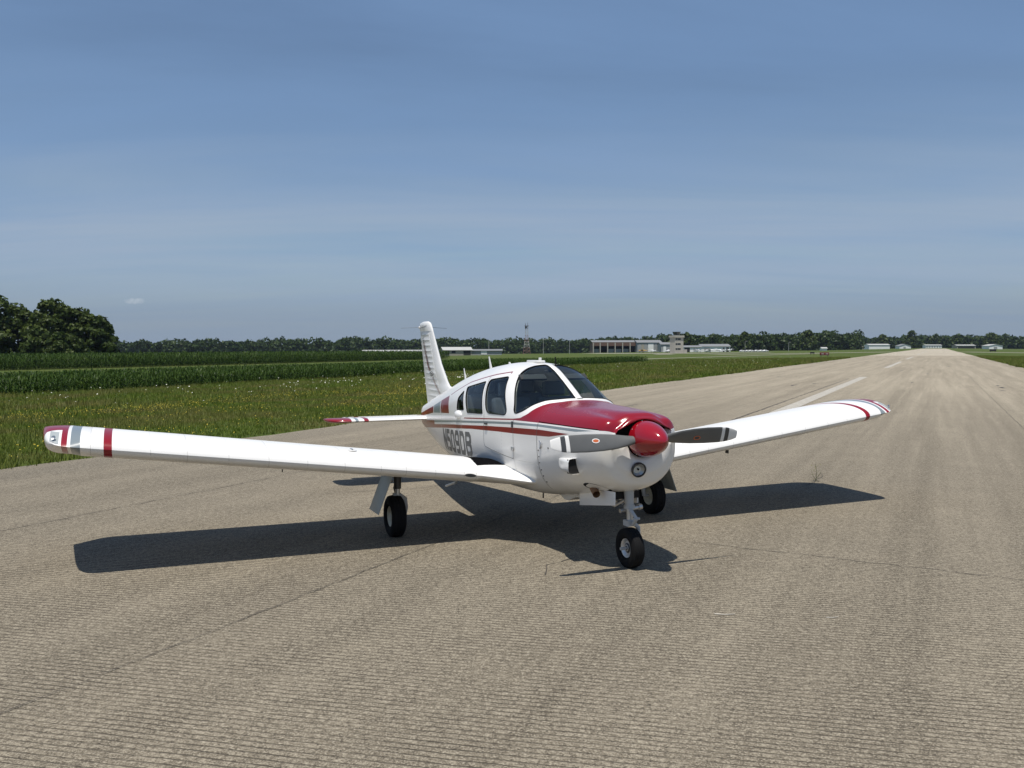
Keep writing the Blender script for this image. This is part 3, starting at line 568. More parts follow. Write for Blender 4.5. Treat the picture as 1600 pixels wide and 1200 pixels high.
for k, (px, D, h, lb) in enumerate(((849, 540, 8.5, 'thin light pole just right of the lattice mast'), (890, 560, 8.5, 'thin light pole between mast and open hangar'), (764, 500, 8, 'thin light pole left of the lattice mast'), (1164, 640, 7.5, 'light pole before the wood beside the parked cars'), (1232, 700, 7, 'thin pole before the wood above the runway sign'))):
    c = at(px, D); m = MB(); m.tube([(0, 0, -.3), (0, 0, h)], [.14, .09], 6); m.tube([(0, 0, h), (.5, 0, h+.25), (1.2, 0, h+.25)], [.08, .07, .06], 5); m.box((1.0, -.15, h+.12), (1.8, .15, h+.34))
    o = m.build('light_pole', M_STEELW, None); o.location = c; tag(o, lb, 'light pole', 'poles along the airfield')
# runway signs
def sign(name, px, D, w, h, mat, label, marks=True):
    c = at(px, D); root = empty(name, c, 0.15); tag(root, label, 'sign')
    m = MB(); m.box((-w/2, -.12, .35), (w/2, .12, .35+h)); p = m.build('sign_panel', mat, root, bevel=.03)
    for x in (-w*.38, w*.38):
        m = MB(); m.box((x-.05, -.05, -.3), (x+.05, .05, .349)); m.build('leg', M_DK2, root)
    m = MB(); m.box((-w/2-.08, -.15, .30), (w/2+.08, .15, .348)); m.build('frame', M_DK2, root)
    if marks:
        for x in (-.36, -.27, -.16, .12, .22, .32):
            m = MB(); m.box((w*x, -.135, .35+h*.25), (w*x + w*.055, -.124, .35+h*.75)); m.build('white_character', M_STEELW, p, smooth=False)
M_SIGNR = simple('sign_red', (0.16, 0.02, 0.025), .5)
sign('runway_sign', 1288, 184, 2.0, .55, M_SIGNR, 'dark red runway sign with white characters in the grass')
sign('distance_sign', 1551, 330, 2.6, .75, M_SHADE_BLACK, 'low black sign in the grass right of the runway', False)
sign('distance_sign', 1269, 260, 1.3, .4, M_SHADE_BLACK, 'small black sign further off than the red runway sign', False)
# parked aircraft and vehicles, a few pixels each
def mini_plane(px, D, rz, label, high, mat):
    c = at(px, D); root = empty('parked_aircraft', c, rz); tag(root, label, 'aircraft', 'aircraft parked on the far apron')
    m = MB(); m.tube([(3.0, 0, 1.2), (2.6, 0, 1.25), (1.4, 0, 1.35), (0, 0, 1.45), (-1.5, 0, 1.4), (-4.2, 0, 1.5)], [.12, .42, .55, .6, .45, .12], 10); m.build('fuselage', mat, root)
    zw = 2.05 if high else .95; m = MB(); m.box((-.7, -5.0, zw), (.8, 5.0, zw + .14)); m.build('wing', mat, root, bevel=.05)
    m = MB(); m.box((-4.4, -1.6, 1.55), (-3.7, 1.6, 1.62)); m.build('tailplane', mat, root)
    m = MB(); m.add([(-3.4, -.05, 1.6), (-4.5, -.05, 1.6), (-4.7, -.05, 2.7), (-4.2, -.05, 2.7), (-3.4, .05, 1.6), (-4.5, .05, 1.6), (-4.7, .05, 2.7), (-4.2, .05, 2.7)], [(0, 1, 2, 3), (7, 6, 5, 4), (0, 3, 7, 4), (3, 2, 6, 7), (2, 1, 5, 6), (1, 0, 4, 5)]); m.build('fin', mat, root, smooth=False)
    m = MB(); m.box((.1, -.5, 1.75), (1.5, .5, 2.0)); m.build('cockpit_glass', M_WIN, root, bevel=.1)
    for x, y in ((2.0, 0), (-.3, 1.1), (-.3, -1.1)): m = MB(); m.tube([(x, y, .2), (x, y, 1.1)], .06, 6); m.tube([(x, y-.1, .2), (x, y+.1, .2)], .2, 10); m.build('landing_gear', M_BLACK, root)
M_YELA = simple('yellow_aircraft', (0.50, 0.33, 0.12), .4)
for a in ((1004, 600, 2.6, 'yellowish aircraft parked before the pale grey hangar', True, M_YELA), (1020, 590, .6, 'white aircraft parked before the hangar with sliding doors', False, M_CAR), (1044, 560, 2.2, 'white aircraft parked just left of the control tower', False, M_CAR), (1092, 575, .9, 'white aircraft parked before the low white hangar', False, M_CAR), (1109, 585, 2.8, 'white high-wing aircraft parked before the longer white hangar', True, M_CAR), (1126, 590, .3, 'white aircraft parked at the right corner of the longer hangar', False, M_CAR), (1137, 600, 2.0, 'white aircraft furthest right on the far apron', True, M_CAR)): mini_plane(*a)
def car(px, D, rz, label, mat):
    c = at(px, D); root = empty('parked_car', c, rz); tag(root, label, 'car', 'cars parked before the wood')
    rings = [[(x, y, z) for y, z in ((-.85, .35), (-.9, .75), (-.8*k - .02, zt), (.8*k + .02, zt), (.9, .75), (.85, .35))] for x, zt, k in ((-2.2, .85, 1), (-2.1, .95, 1), (-1.6, 1.0, 1), (-1.0, 1.45, .8), (.4, 1.48, .8), (1.1, 1.0, 1), (2.1, .9, 1), (2.25, .7, 1))]
    v, f = loft(rings, True, True, True); m = MB(); m.add(v, f); m.build('body', mat, root)
    m = MB(); m.box((-.95, -.78, 1.02), (.5, .78, 1.40)); m.build('window', M_WIN, root, bevel=.05)
    for x in (-1.35, 1.4):
        for y in (-.8, .8): m = MB(); m.tube([(x, y-.1, .32), (x, y+.1, .32)], .32, 12); m.build('wheel', M_BLACK, root)
for k, px in enumerate((1160, 1169, 1174, 1183, 1190, 1196)):
    car(px, 620, .1*k, ['leftmost of the cars parked before the wood', 'second parked car from the left before the wood', 'third parked car from the left before the wood', 'third parked car from the right before the wood', 'second parked car from the right before the wood', 'rightmost of the cars parked before the wood'][k], M_CAR)
# ---- weed in a pavement crack ------------------------------------------------------------------------------------
wd = empty('weed', rw(13.5, 1.58)); tag(wd, 'small green weed growing from a crack behind the left wing', 'plant'); rg = np.random.default_rng(9)
m = MB(); m.tube([(0, 0, 0), (.015, .01, .12), (.0, .02, .26)], [.004, .003, .0015], 5); m.tube([(0, 0, .02), (-.05, 0, .10), (-.07, .01, .17)], [.003, .002, .001], 5); m.tube([(.01, 0, .05), (.06, -.01, .12), (.07, -.01, .16)], [.003, .002, .001], 5); m.build('stem', M_CORN, wd)
V = []
for k in range(46):
    z = rg.uniform(.01, .26); a = rg.uniform(0, 6.28); c = Vector((rg.normal(0, .03), rg.normal(0, .02), z)); d = Vector((math.cos(a), math.sin(a), rg.uniform(-.2, .5)))*rg.uniform(.02, .045); s = Vector((-math.sin(a), math.cos(a), 0))*.006; V += [c, c + d*.5 + s, c + d, c + d*.5 - s]
fast_mesh('leaves', np.array([tuple(v) for v in V]), np.arange(len(V)).reshape(-1, 4), None, M_BLADE, parent=wd)

# ================================================================== AIRCRAFT
# local frame: x forward, y to the pilot's left, z up; origin on the pavement under the nose wheel
YAW = R(23.441)
AIR = empty('light_aircraft', (1.059, 7.834, 0.0), YAW - math.pi / 2)
tag(AIR, 'red and white low-wing propeller aircraft parked on the runway', 'aircraft')

ST = np.array([  # x, bottom z, top z, widest z, half width, lower exponent, upper exponent
[0.195, .845, 1.372, 1.10, .308, 2.2, 3.0],
[0.150, .765, 1.398, 1.10, .376, 2.3, 3.3],
[0.030, .700, 1.408, 1.10, .423, 2.4, 3.3],
[-.150, .655, 1.411, 1.11, .455, 2.5, 3.2],
[-.400, .605, 1.418, 1.12, .485, 2.6, 3.0],
[-.700, .555, 1.430, 1.13, .508, 2.8, 2.8],
[-.950, .515, 1.458, 1.14, .530, 3.0, 2.5],
[-1.10, .495, 1.535, 1.15, .543, 3.1, 2.4],
[-1.30, .475, 1.645, 1.15, .560, 3.2, 2.4],
[-1.50, .465, 1.742, 1.15, .570, 3.2, 2.45],
[-1.65, .460, 1.787, 1.15, .575, 3.2, 2.5],
[-2.10, .450, 1.815, 1.15, .580, 3.2, 2.5],
[-2.66, .445, 1.775, 1.14, .565, 3.2, 2.4],
[-3.20, .448, 1.705, 1.12, .515, 3.1, 2.3],
[-3.80, .470, 1.600, 1.09, .430, 3.0, 2.2],
[-4.60, .545, 1.425, 1.04, .300, 2.8, 2.1],
[-5.30, .655, 1.275, 1.00, .185, 2.6, 2.0],
[-6.00, .800, 1.100, .970, .060, 2.4, 2.0]])
def _slopes(xs, ys):
    h = np.diff(xs); dl = np.diff(ys) / h; m = np.zeros_like(ys); m[0] = dl[0]; m[-1] = dl[-1]
    for i in range(1, len(xs) - 1):
        if dl[i - 1] * dl[i] > 0:
            a = 2 * h[i] + h[i - 1]; b = h[i] + 2 * h[i - 1]; m[i] = (a + b) / (a / dl[i - 1] + b / dl[i])
    return m
_xs = ST[::-1, 0].copy(); _ys = ST[::-1, 1:].copy(); _m = np.array([_slopes(_xs, _ys[:, k]) for k in range(6)]).T
def sta(x):
    x = min(max(x, _xs[0]), _xs[-1]); i = min(max(int(np.searchsorted(_xs, x)) - 1, 0), len(_xs) - 2)
    h = _xs[i + 1] - _xs[i]; t = (x - _xs[i]) / h
    return (2*t**3-3*t*t+1)*_ys[i] + (t**3-2*t*t+t)*h*_m[i] + (-2*t**3+3*t*t)*_ys[i+1] + (t**3-t*t)*h*_m[i+1]
def hull(x, a, off=0.0, side=-1):
    """surface point at station x and angle a (-90 bottom .. 90 top); side -1 is the aircraft's right"""
    zb, zt, zc, w, nl, nu = sta(x); c = math.cos(a); s = math.sin(a); c = max(c, 0.0)
    h, n = (zt - zc, nu) if s >= 0 else (zc - zb, nl)
    r = ((c / w) ** n + (abs(s) / h) ** n) ** (-1.0 / n) + off
    y = r * c; z = zc + r * s
    if x > -0.45 and s > 0:      # shallow troughs either side of the cowling's centre bulge
        k = min(1.0, (x + 0.45) / 0.6); k = k * k * (3 - 2 * k); z -= 0.034 * k * math.exp(-((y - 0.225) / 0.075) ** 2)
    return (x, side * y, z)
def half_w(x, z):
    zb, zt, zc, w, nl, nu = sta(x)
    s, n = ((z - zc) / (zt - zc), nu) if z >= zc else ((zc - z) / (zc - zb), nl)
    return w * max(1 - min(s, 1) ** n, 0) ** (1.0 / n)
def ang(x, z):
    """angle of the surface point at station x and height z"""
    return math.atan2(z - sta(x)[2], max(half_w(x, z), 1e-5))
def on_side(x, z, off=0.0, side=-1):
    return hull(x, ang(x, z), off, side)
def smooth_poly(P, step=0.012, closed=True):
    """Catmull-Rom resample in 2-D"""
    P = [np.array(p, float) for p in P]; n = len(P); out = []
    for i in range(n if closed else n - 1):
        p0 = P[(i - 1) % n] if closed or i > 0 else P[i]; p1 = P[i]; p2 = P[(i + 1) % n]; p3 = P[(i + 2) % n] if closed or i + 2 < n else p2
        k = max(2, int(np.linalg.norm(p2 - p1) / step))
        for j in range(k):
            t = j / k
            out.append(0.5 * ((2*p1) + (-p0+p2)*t + (2*p0-5*p1+4*p2-p3)*t*t + (-p0+3*p1-3*p2+p3)*t**3))
    if not closed: out.append(P[-1])
    return np.array(out)
def rounded(P, r=0.03, k=5):
    """polygon with rounded corners"""
    P = [np.array(p, float) for p in P]; n = len(P); out = []
    for i in range(n):
        a, b, c = P[i - 1], P[i], P[(i + 1) % n]; rr = r[i] if isinstance(r, (list, tuple)) else r
        d0 = min(rr, 0.45 * np.linalg.norm(a - b)); d1 = min(rr, 0.45 * np.linalg.norm(c - b))
        s = b + (a - b) / np.linalg.norm(a - b) * d0; e = b + (c - b) / np.linalg.norm(c - b) * d1
        for j in range(k + 1):
            t = j / k; out.append((1-t)**2 * s + 2*t*(1-t) * b + t*t * e)
    res = []
    for i in range(len(out)):
        a, b = out[i], out[(i + 1) % len(out)]; m = max(1, int(np.linalg.norm(b - a) / 0.015))
        for j in range(m): res.append(a + (b - a) * j / m)
    return np.array(res)
AK = 0.55   # metres per radian, used to weigh angle against station
def to_xa(P): return np.array([(x, ang(x, z) * AK) for x, z in P])
# window outlines in (x, z) on the side of the cabin
W_DOOR = to_xa(rounded([(-2.205, 1.622), (-1.775, 1.672), (-1.475, 1.285), (-2.035, 1.268)], [.06, .05, .11, .10]))
W_REAR = to_xa(rounded([(-2.90, 1.512), (-2.285, 1.603), (-2.140, 1.256), (-2.655, 1.232)], [.03, .03, .02, .02]))
W_AFT = to_xa(rounded([(-3.175, 1.372), (-2.985, 1.467), (-2.80, 1.253), (-3.125, 1.236)], [.05, .02, .02, .03]))
def xyz_a(x, y, z):
    return math.atan2(z - sta(x)[2], abs(y))
ws_pts = [(-.992, .034, 1.470), (-1.005, .206, 1.464), (-1.055, .355, 1.446), (-1.10, .437, 1.412), (-1.18, .508, 1.356), (-1.30, .543, 1.318),
          (-1.355, .540, 1.335), (-1.385, .522, 1.40), (-1.43, .503, 1.465), (-1.515, .460, 1.574), (-1.575, .410, 1.644), (-1.622, .355, 1.698), (-1.655, .28, 1.74),
          (-1.672, .199, 1.768), (-1.678, .118, 1.782), (-1.68, .040, 1.788)]
_w = np.array([(x, xyz_a(x, y, z) * AK) for x, y, z in ws_pts])
W_SCREEN = np.concatenate([smooth_poly(_w, 0.012, False), np.array([(x, math.atan2(sta(x)[1] - sta(x)[2], 0.036) * AK) for x in np.linspace(-1.665, -1.005, 50)])])
HOLES = [W_SCREEN, W_DOOR, W_REAR, W_AFT]

def inside(poly, q):
    x, y = q[:, 0], q[:, 1]; r = np.zeros(len(q), bool); n = len(poly)
    for i in range(n):
        x0, y0 = poly[i]; x1, y1 = poly[i - 1]
        if y0 == y1: continue
        r ^= ((y0 > y) != (y1 > y)) & (x < (x1 - x0) * (y - y0) / (y1 - y0) + x0)
    return r
def near(poly, q):
    a = poly; b = np.roll(poly, -1, 0); d = b - a; L = (d ** 2).sum(1) + 1e-12
    t = np.clip(((q[:, None, :] - a) * d).sum(2) / L, 0, 1); p = a + t[..., None] * d
    D = ((p - q[:, None, :]) ** 2).sum(2); i = D.argmin(1); return p[np.arange(len(q)), i]
def skin(xs, aa, holes, keep='outside', off=0.0, side=-1):
    """patch of the hull on the grid xs x aa with the outlines cut out (or only what lies inside holes[0])"""
    nx, na = len(xs), len(aa); G = np.array([(x, a * AK) for x in xs for a in aa])
    F = np.array([(i*na+j, i*na+j+1, (i+1)*na+j+1, (i+1)*na+j) for i in range(nx-1) for j in range(na-1)])
    C = G[F].mean(1); edge_all = np.zeros(len(G), bool); inn = np.zeros(len(F), bool)
    for h in holes:
        m = inside(h, C); inn |= m
        vi = np.zeros(len(G), bool); vo = np.zeros(len(G), bool); vi[F[m].ravel()] = True; vo[F[~m].ravel()] = True
        e = vi & vo
        if e.any(): G[e] = near(h, G[e])
    F = F[inn] if keep == 'inside' else F[~inn]
    used = np.unique(F); mp = -np.ones(len(G), int); mp[used] = np.arange(len(used))
    V = [hull(G[i, 0], G[i, 1] / AK, off, side) for i in used]
    F = mp[F]
    return V, ([tuple(f[::-1]) for f in F] if side < 0 else [tuple(f) for f in F])
def hull_ribbon(P, width, off, side=-1, closed=False):
    """flat strip following (x, z) path on the hull"""
    P = [Vector(on_side(x, z, off, side)) for x, z in P]; V = []; n = len(P)
    for i, p in enumerate(P):
        a = P[(i - 1) % n] if closed or i else P[i]; b = P[(i + 1) % n] if closed or i < n - 1 else P[i]
        d = (b - a).normalized(); nn = Vector((0, side, 0.15)).normalized(); s = d.cross(nn).normalized() * (width / 2)
        V += [tuple(p - s), tuple(p + s)]
    F = [(2*i, 2*i+1, (2*i+3) % (2*n), (2*i+2) % (2*n)) for i in range(n if closed else n - 1)]
    return V, F

# ---- paint -------------------------------------------------------------------------------------------------
def paint(name, kind):
    t = NT(name); o = t.obj(); X, Y, Z = t.sep(o)
    dirt = t.noise(2.2, 6, 0.65, t.mapv(o, (1, 1, 2.5))); fine = t.noise(30, 3, 0.6, o)
    white = t.mix(t.math('MULTIPLY', t.rng(dirt, 0.5, 0.8), 0.35), WHITE, (0.66, 0.65, 0.62))
    def band(v, a, b): return t.math('MULTIPLY', t.math('GREATER_THAN', v, a), t.math('LESS_THAN', v, b))
    col = white; rough = 0.28
    if kind == 'fuselage':
        cv = lambda pts: t.curve(X, -6.3, 0.4, 0.5, 2.1, pts)
        r0 = cv([(-6.3, 1.0), (-2.77, 1.155), (-1.98, 1.205), (-1.34, 1.245), (-.85, 1.253), (-.45, 1.258), (.12, 1.266), (.4, 1.27)])
        r1 = cv([(-6.3, 1.0), (-2.78, 1.155), (-2.77, 1.168), (-1.98, 1.218), (-1.35, 1.259), (-1.21, 1.275), (-1.10, 1.322), (-1.03, 1.39), (-.995, 1.425), (-.915, 1.45), (-.87, 2.0), (.4, 2.0)])
        g1 = cv([(-6.3, .85), (-4.66, .986), (-3.29, 1.095), (-2.03, 1.183), (-1.34, 1.224), (-.84, 1.240), (-.11, 1.248), (.4, 1.25)])
        g0 = cv([(-6.3, .83), (-4.66, .957), (-3.29, 1.070), (-2.03, 1.158), (-1.34, 1.200), (-.83, 1.217), (-.19, 1.222), (.05, 1.247), (.4, 1.26)])
        d1 = cv([(-6.3, .80), (-4.67, .930), (-3.29, 1.043), (-2.03, 1.132), (-1.33, 1.170), (-.82, 1.191), (-.28, 1.194), (.4, 1.194)])
        d0 = cv([(-6.3, .76), (-5.62, .800), (-3.87, .951), (-2.51, 1.058), (-1.72, 1.097), (-1.11, 1.118), (-.63, 1.139), (-.28, 1.194), (.4, 1.30)])
        up = cv([(-6.3, .94), (-5.69, 1.034), (-4.89, 1.164), (-4.38, 1.262), (-3.66, 1.392), (-3.19, 1.50), (-2.88, 1.572), (-2.455, 1.637), (-2.11, 1.686), (-1.8, 1.722), (-1.75, 1.0), (.4, 1.0)])
        lo = cv([(-6.3, .9), (-4.75, 1.082), (-4.19, 1.12), (-3.62, 1.155), (.4, 1.5)])
        q = t.math('ADD', X, t.math('SUBTRACT', Z, 1.16))
        tail = t.math('MULTIPLY', t.math('GREATER_THAN', Z, lo), t.math('LESS_THAN', Z, up))
        redA = t.math('MULTIPLY', tail, t.math('ADD', band(q, -4.20, -3.57), t.math('LESS_THAN', q, -4.86), True))
        gryA = t.math('MULTIPLY', tail, band(q, -4.82, -4.25))
        line = t.math('MULTIPLY', band(t.math('SUBTRACT', Z, up), -0.008, 0.004), band(X, -3.7, -1.78))
        low = t.math('MULTIPLY', t.math('LESS_THAN', X, -4.68), band(Z, 0.7, g1)); low = t.math('MULTIPLY', low, t.math('GREATER_THAN', Z, d0))
        dots = t.math('GREATER_THAN', t.math('SINE', t.math('MULTIPLY', Z, 175.0)), 0.15)
        for xx in (-1.62, -2.5, -2.88, -3.45, -4.05, -4.6, -5.15, -5.6):
            col = t.mix(t.math('MULTIPLY', t.math('MULTIPLY', band(X, xx - .004, xx + .004), dots), t.math('MULTIPLY', t.math('LESS_THAN', Z, 1.16), .28)), col, (0.25, 0.25, 0.24))
        dx_ = t.math('GREATER_THAN', t.math('SINE', t.math('MULTIPLY', X, 150.0)), 0.15)
        for zz in (0.66, 0.86): col = t.mix(t.math('MULTIPLY', t.math('MULTIPLY', band(Z, zz - .004, zz + .004), dx_), t.math('MULTIPLY', t.math('LESS_THAN', X, -1.35), .25)), col, (0.25, 0.25, 0.24))
        soot = t.math('MULTIPLY', t.rng(Z, .75, .50, 0, 1), t.rng(dirt, .35, .7, 0, .30)); col = t.mix(soot, col, (0.22, 0.19, 0.15))
        red = band(Z, r0, r1); dk = band(Z, d0, d1)
        g = t.math('MULTIPLY', band(Z, g0, g1), t.math('GREATER_THAN', X, -4.68))
        col = t.mix(gryA, col, GREY); col = t.mix(g, col, GREY); col = t.mix(redA, col, DKRED)
        col = t.mix(t.math('ADD', dk, t.math('ADD', line, low), True), col, DKRED); col = t.mix(red, col, RED)
    elif kind == 'cowl_red':
        col = t.mix(t.math('MULTIPLY', t.rng(dirt, 0.45, 0.8), 0.5), RED, (0.25, 0.012, 0.02))
        ch = t.noise(95, 2, 0.5, o)        # paint chips behind the spinner
        spot = t.math('MULTIPLY', t.math('GREATER_THAN', ch, 0.70), t.math('MULTIPLY', band(X, -.35, -.02), band(Y, -.32, -.10)))
        col = t.mix(spot, col, (0.7, 0.55, 0.52)); rough = 0.2
    elif kind == 'wing':
        Ya = t.math('ABSOLUTE', Y)
        col = t.mix(band(Ya, 4.255, 4.32), col, RED); col = t.mix(band(Ya, 4.50, 4.575), col, GREY)
        for yy in (0.92, 1.65, 2.25, 2.95, 3.65, 4.44):
            col = t.mix(t.math('MULTIPLY', band(Ya, yy - .003, yy + .003), 0.45), col, (0.35, 0.34, 0.32))
        walk = t.math('MULTIPLY', band(Ya, 0.3, t.math('ADD', 0.80, t.math('MULTIPLY', dirt, 0.1))), band(X, -2.95, -1.60))
        for yy, x0, x1 in [(a, -3.0, -1.5) for a in (1.05, 1.35, 1.9, 2.6, 3.3, 3.95)]:
            rv = t.math('MULTIPLY', t.math('MULTIPLY', band(Ya, yy - .004, yy + .004), t.math('GREATER_THAN', t.math('SINE', t.math('MULTIPLY', X, 160.0)), 0.2)), .30); col = t.mix(rv, col, (0.3, 0.3, 0.29))
        wk = t.math('MULTIPLY', walk, t.math('MULTIPLY', t.math('LESS_THAN', Y, 0), t.math('GREATER_THAN', Z, 0.70)))
        col = t.mix(wk, col, (0.006, 0.006, 0.007)); rough = t.math('MULTIPLY_ADD', wk, 0.7, c=0.28)
    elif kind == 'tip':
        Ya = t.math('ABSOLUTE', Y)
        e = t.math('MULTIPLY', t.math('GREATER_THAN', Ya, 4.60), t.math('ADD', t.math('LESS_THAN', X, -1.72), t.math('LESS_THAN', Ya, 4.645), True))
        col = t.mix(e, col, RED); col = t.mix(band(Ya, 4.50, 4.575), col, GREY)
    elif kind == 'stab':
        Ya = t.math('ABSOLUTE', Y)
        col = t.mix(band(Ya, 1.02, 1.085), col, RED); col = t.mix(band(Ya, 1.165, 1.21), col, GREY)
        col = t.mix(t.math('MULTIPLY', t.math('GREATER_THAN', Ya, 1.265), t.math('GREATER_THAN', X, -5.98)), col, RED)
    if kind == 'wing': t.walk = wk
    return t.bsdf(col, rough, 0.0, t.math('SUBTRACT', .5, t.math('MULTIPLY', wk, .5)) if kind == 'wing' else 0.5, bump=t.math('ADD', t.math('MULTIPLY', fine, 0.15), t.noise(3.5, 2, 0.5, o)), bs=0.10, bd=0.02, coat=0.35 if kind != 'wing' else 0.0)
M_FUS = paint('fuselage_paint', 'fuselage'); M_COWL = paint('red_cowl_paint', 'cowl_red'); M_WHITE = paint('white_paint', 'white')
M_WING = paint('wing_paint', 'wing'); M_TIP = paint('wing_tip_paint', 'tip'); M_STAB = paint('stabilator_paint', 'stab')
M_SPIN = simple('spinner_red', (0.28, 0.005, 0.012), 0.12, coat=0.8, var=0.04)
M_DARK = simple('opening_shade', (0.010, 0.010, 0.011), 0.9)  # near-black colour stands in for the shade inside openings
M_GREYP = simple('propeller_grey', (0.19, 0.195, 0.195), 0.42, var=0.06); M_DKGREY = simple('dark_grey_paint', (0.05, 0.055, 0.06), 0.45)
M_METAL = simple('bare_metal', (0.55, 0.55, 0.55), 0.35, 0.9); M_GEAR = simple('gear_grey_paint', (0.42, 0.43, 0.43), 0.4)
M_DKMETAL = simple('oily_metal', (0.07, 0.07, 0.07), 0.5, 0.5); M_EXH = simple('rusty_exhaust', (0.26, 0.14, 0.07), 0.75, 0.3, var=0.4, scale=25)
M_DOOR = simple('gear_door_grey', (0.34, 0.37, 0.37), 0.35); M_SEAT = simple('seat_fabric', (0.15, 0.165, 0.18), 0.9, scale=30)
M_LINING = simple('cabin_lining', (0.58, 0.57, 0.53), 0.9); M_PANEL = simple('glareshield_black', (0.03, 0.034, 0.036), 0.85)
M_HUB = simple('wheel_hub_cream', (0.55, 0.52, 0.42), 0.5); M_RIM = simple('wheel_rim_alloy', (0.6, 0.6, 0.59), 0.35, 0.6)
M_LETTER = simple('registration_grey', (0.115, 0.120, 0.125), 0.4); M_ORANGE = simple('decal_orange', (0.55, 0.13, 0.04), 0.4)
M_DECALW = simple('decal_white', (0.75, 0.74, 0.72), 0.4); M_REDLINE = simple('decal_red', DKRED, 0.35)
def glass(name, tint, gloss=1.0):
    t = NT(name); tr = t.n('ShaderNodeBsdfTransparent'); tr.inputs[0].default_value = (*tint, 1)
    gl = t.n('ShaderNodeBsdfGlossy'); gl.inputs['Roughness'].default_value = 0.015; gl.inputs['Color'].default_value = (0.95, 0.97, 1, 1)
    fr = t.n('ShaderNodeFresnel'); fr.inputs[0].default_value = 1.5; mx = t.n('ShaderNodeMixShader')
    b = t.n('ShaderNodeBump'); b.inputs['Strength'].default_value = 0.03; b.inputs['Distance'].default_value = 0.02
    t.l(t.noise(4, 2, 0.5, t.obj()), b.inputs['Height']); t.l(b.outputs[0], gl.inputs['Normal'])
    t.l(t.math('MULTIPLY', fr.outputs[0], gloss, True), mx.inputs[0]); t.l(tr.outputs[0], mx.inputs[1]); t.l(gl.outputs[0], mx.inputs[2]); t.l(mx.outputs[0], t.out.inputs[0])
    return t.m
M_GLASS = glass('tinted_glass', (0.88, 0.94, 0.93), 0.7); M_LENS = glass('clear_lens', (0.9, 0.92, 0.92), 0.25)

# ---- fuselage shell with window openings ---------------------------------------------------------------------
XF = -0.86                                      # firewall seam: cowling ahead, fuselage behind
xs_f = np.concatenate([np.linspace(-6.0, -3.3, 60), np.arange(-3.28, XF - 0.012, 0.02), [XF]])
aa = np.concatenate([np.linspace(-math.pi/2, -0.15, 34), np.linspace(-0.13, math.pi/2, 92)])
V = []; F = []
for sd in (-1, 1):
    v, f = skin(xs_f, aa, HOLES, 'outside', 0.0, sd); b = len(V); V += v; F += [tuple(i + b for i in q) for q in f]
ntail = len(aa)
fus = mesh_obj('fuselage', V, F, M_FUS, AIR)
bm = bmesh.new(); bm.from_mesh(fus.data); bmesh.ops.remove_doubles(bm, verts=bm.verts[:], dist=0.0006)
tail_e = [e for e in bm.edges if e.is_boundary and all(v.co.x < -5.99 for v in e.verts)]
if tail_e: bmesh.ops.holes_fill(bm, edges=tail_e, sides=0)
bm.to_mesh(fus.data); bm.free()
# cabin lining just inside the shell, same openings
V = []; F = []
xs_l = np.concatenate([np.arange(-3.26, -1.0, 0.03)])
for sd in (-1, 1):
    v, f = skin(xs_l, aa[::2], [W_SCREEN, W_DOOR, W_REAR, W_AFT], 'outside', -0.022, sd); b = len(V); V += v; F += [tuple(i + b for i in q)[::-1] for q in f]
mesh_obj('cabin_lining', V, F, M_LINING, AIR)
# glass panes and their gaskets
def pane(name, poly, sd, frame_mat, frame_r, xs, an):
    v, f = skin(xs, an, [poly], 'inside', -0.004, sd)
    o = mesh_obj(name, v, f, M_GLASS, AIR)
    m = MB(); P = [hull(x, a / AK, 0.0, sd) for x, a in poly]; P = P + [P[0], P[1]]
    m.tube(P, frame_r, 6, False); m.build('window_frame', frame_mat, o)
    return o
an_w = np.linspace(0.05, math.pi/2, 100)
for sd in (-1, 1):
    pane('windshield_pane', W_SCREEN, sd, M_BLACK, 0.006, np.arange(-1.72, -0.94, 0.018), an_w)
    pane('door_window' if sd < 0 else 'front_side_window', W_DOOR, sd, M_BLACK, 0.005, np.arange(-2.24, -1.44, 0.018), an_w)
    pane('rear_side_window', W_REAR, sd, M_BLACK, 0.005, np.arange(-2.94, -2.1, 0.018), an_w)
    pane('aft_quarter_window', W_AFT, sd, M_BLACK, 0.005, np.arange(-3.22, -2.76, 0.018), an_w)
# windshield centre post, a raised white strip
P = [(x, 0, sta(x)[1]) for x in np.linspace(-1.70, -0.97, 22)]; Vp = []
for p in P:
    for yy, dz in ((-.040, -.004), (-.034, .006), (-.012, .010), (.012, .010), (.034, .006), (.040, -.004)): Vp.append((p[0], yy, p[2] + dz))
Fp = [(i*6+j, i*6+j+1, (i+1)*6+j+1, (i+1)*6+j) for i in range(21) for j in range(5)]
mesh_obj('windshield_post', Vp, Fp, M_WHITE, AIR)
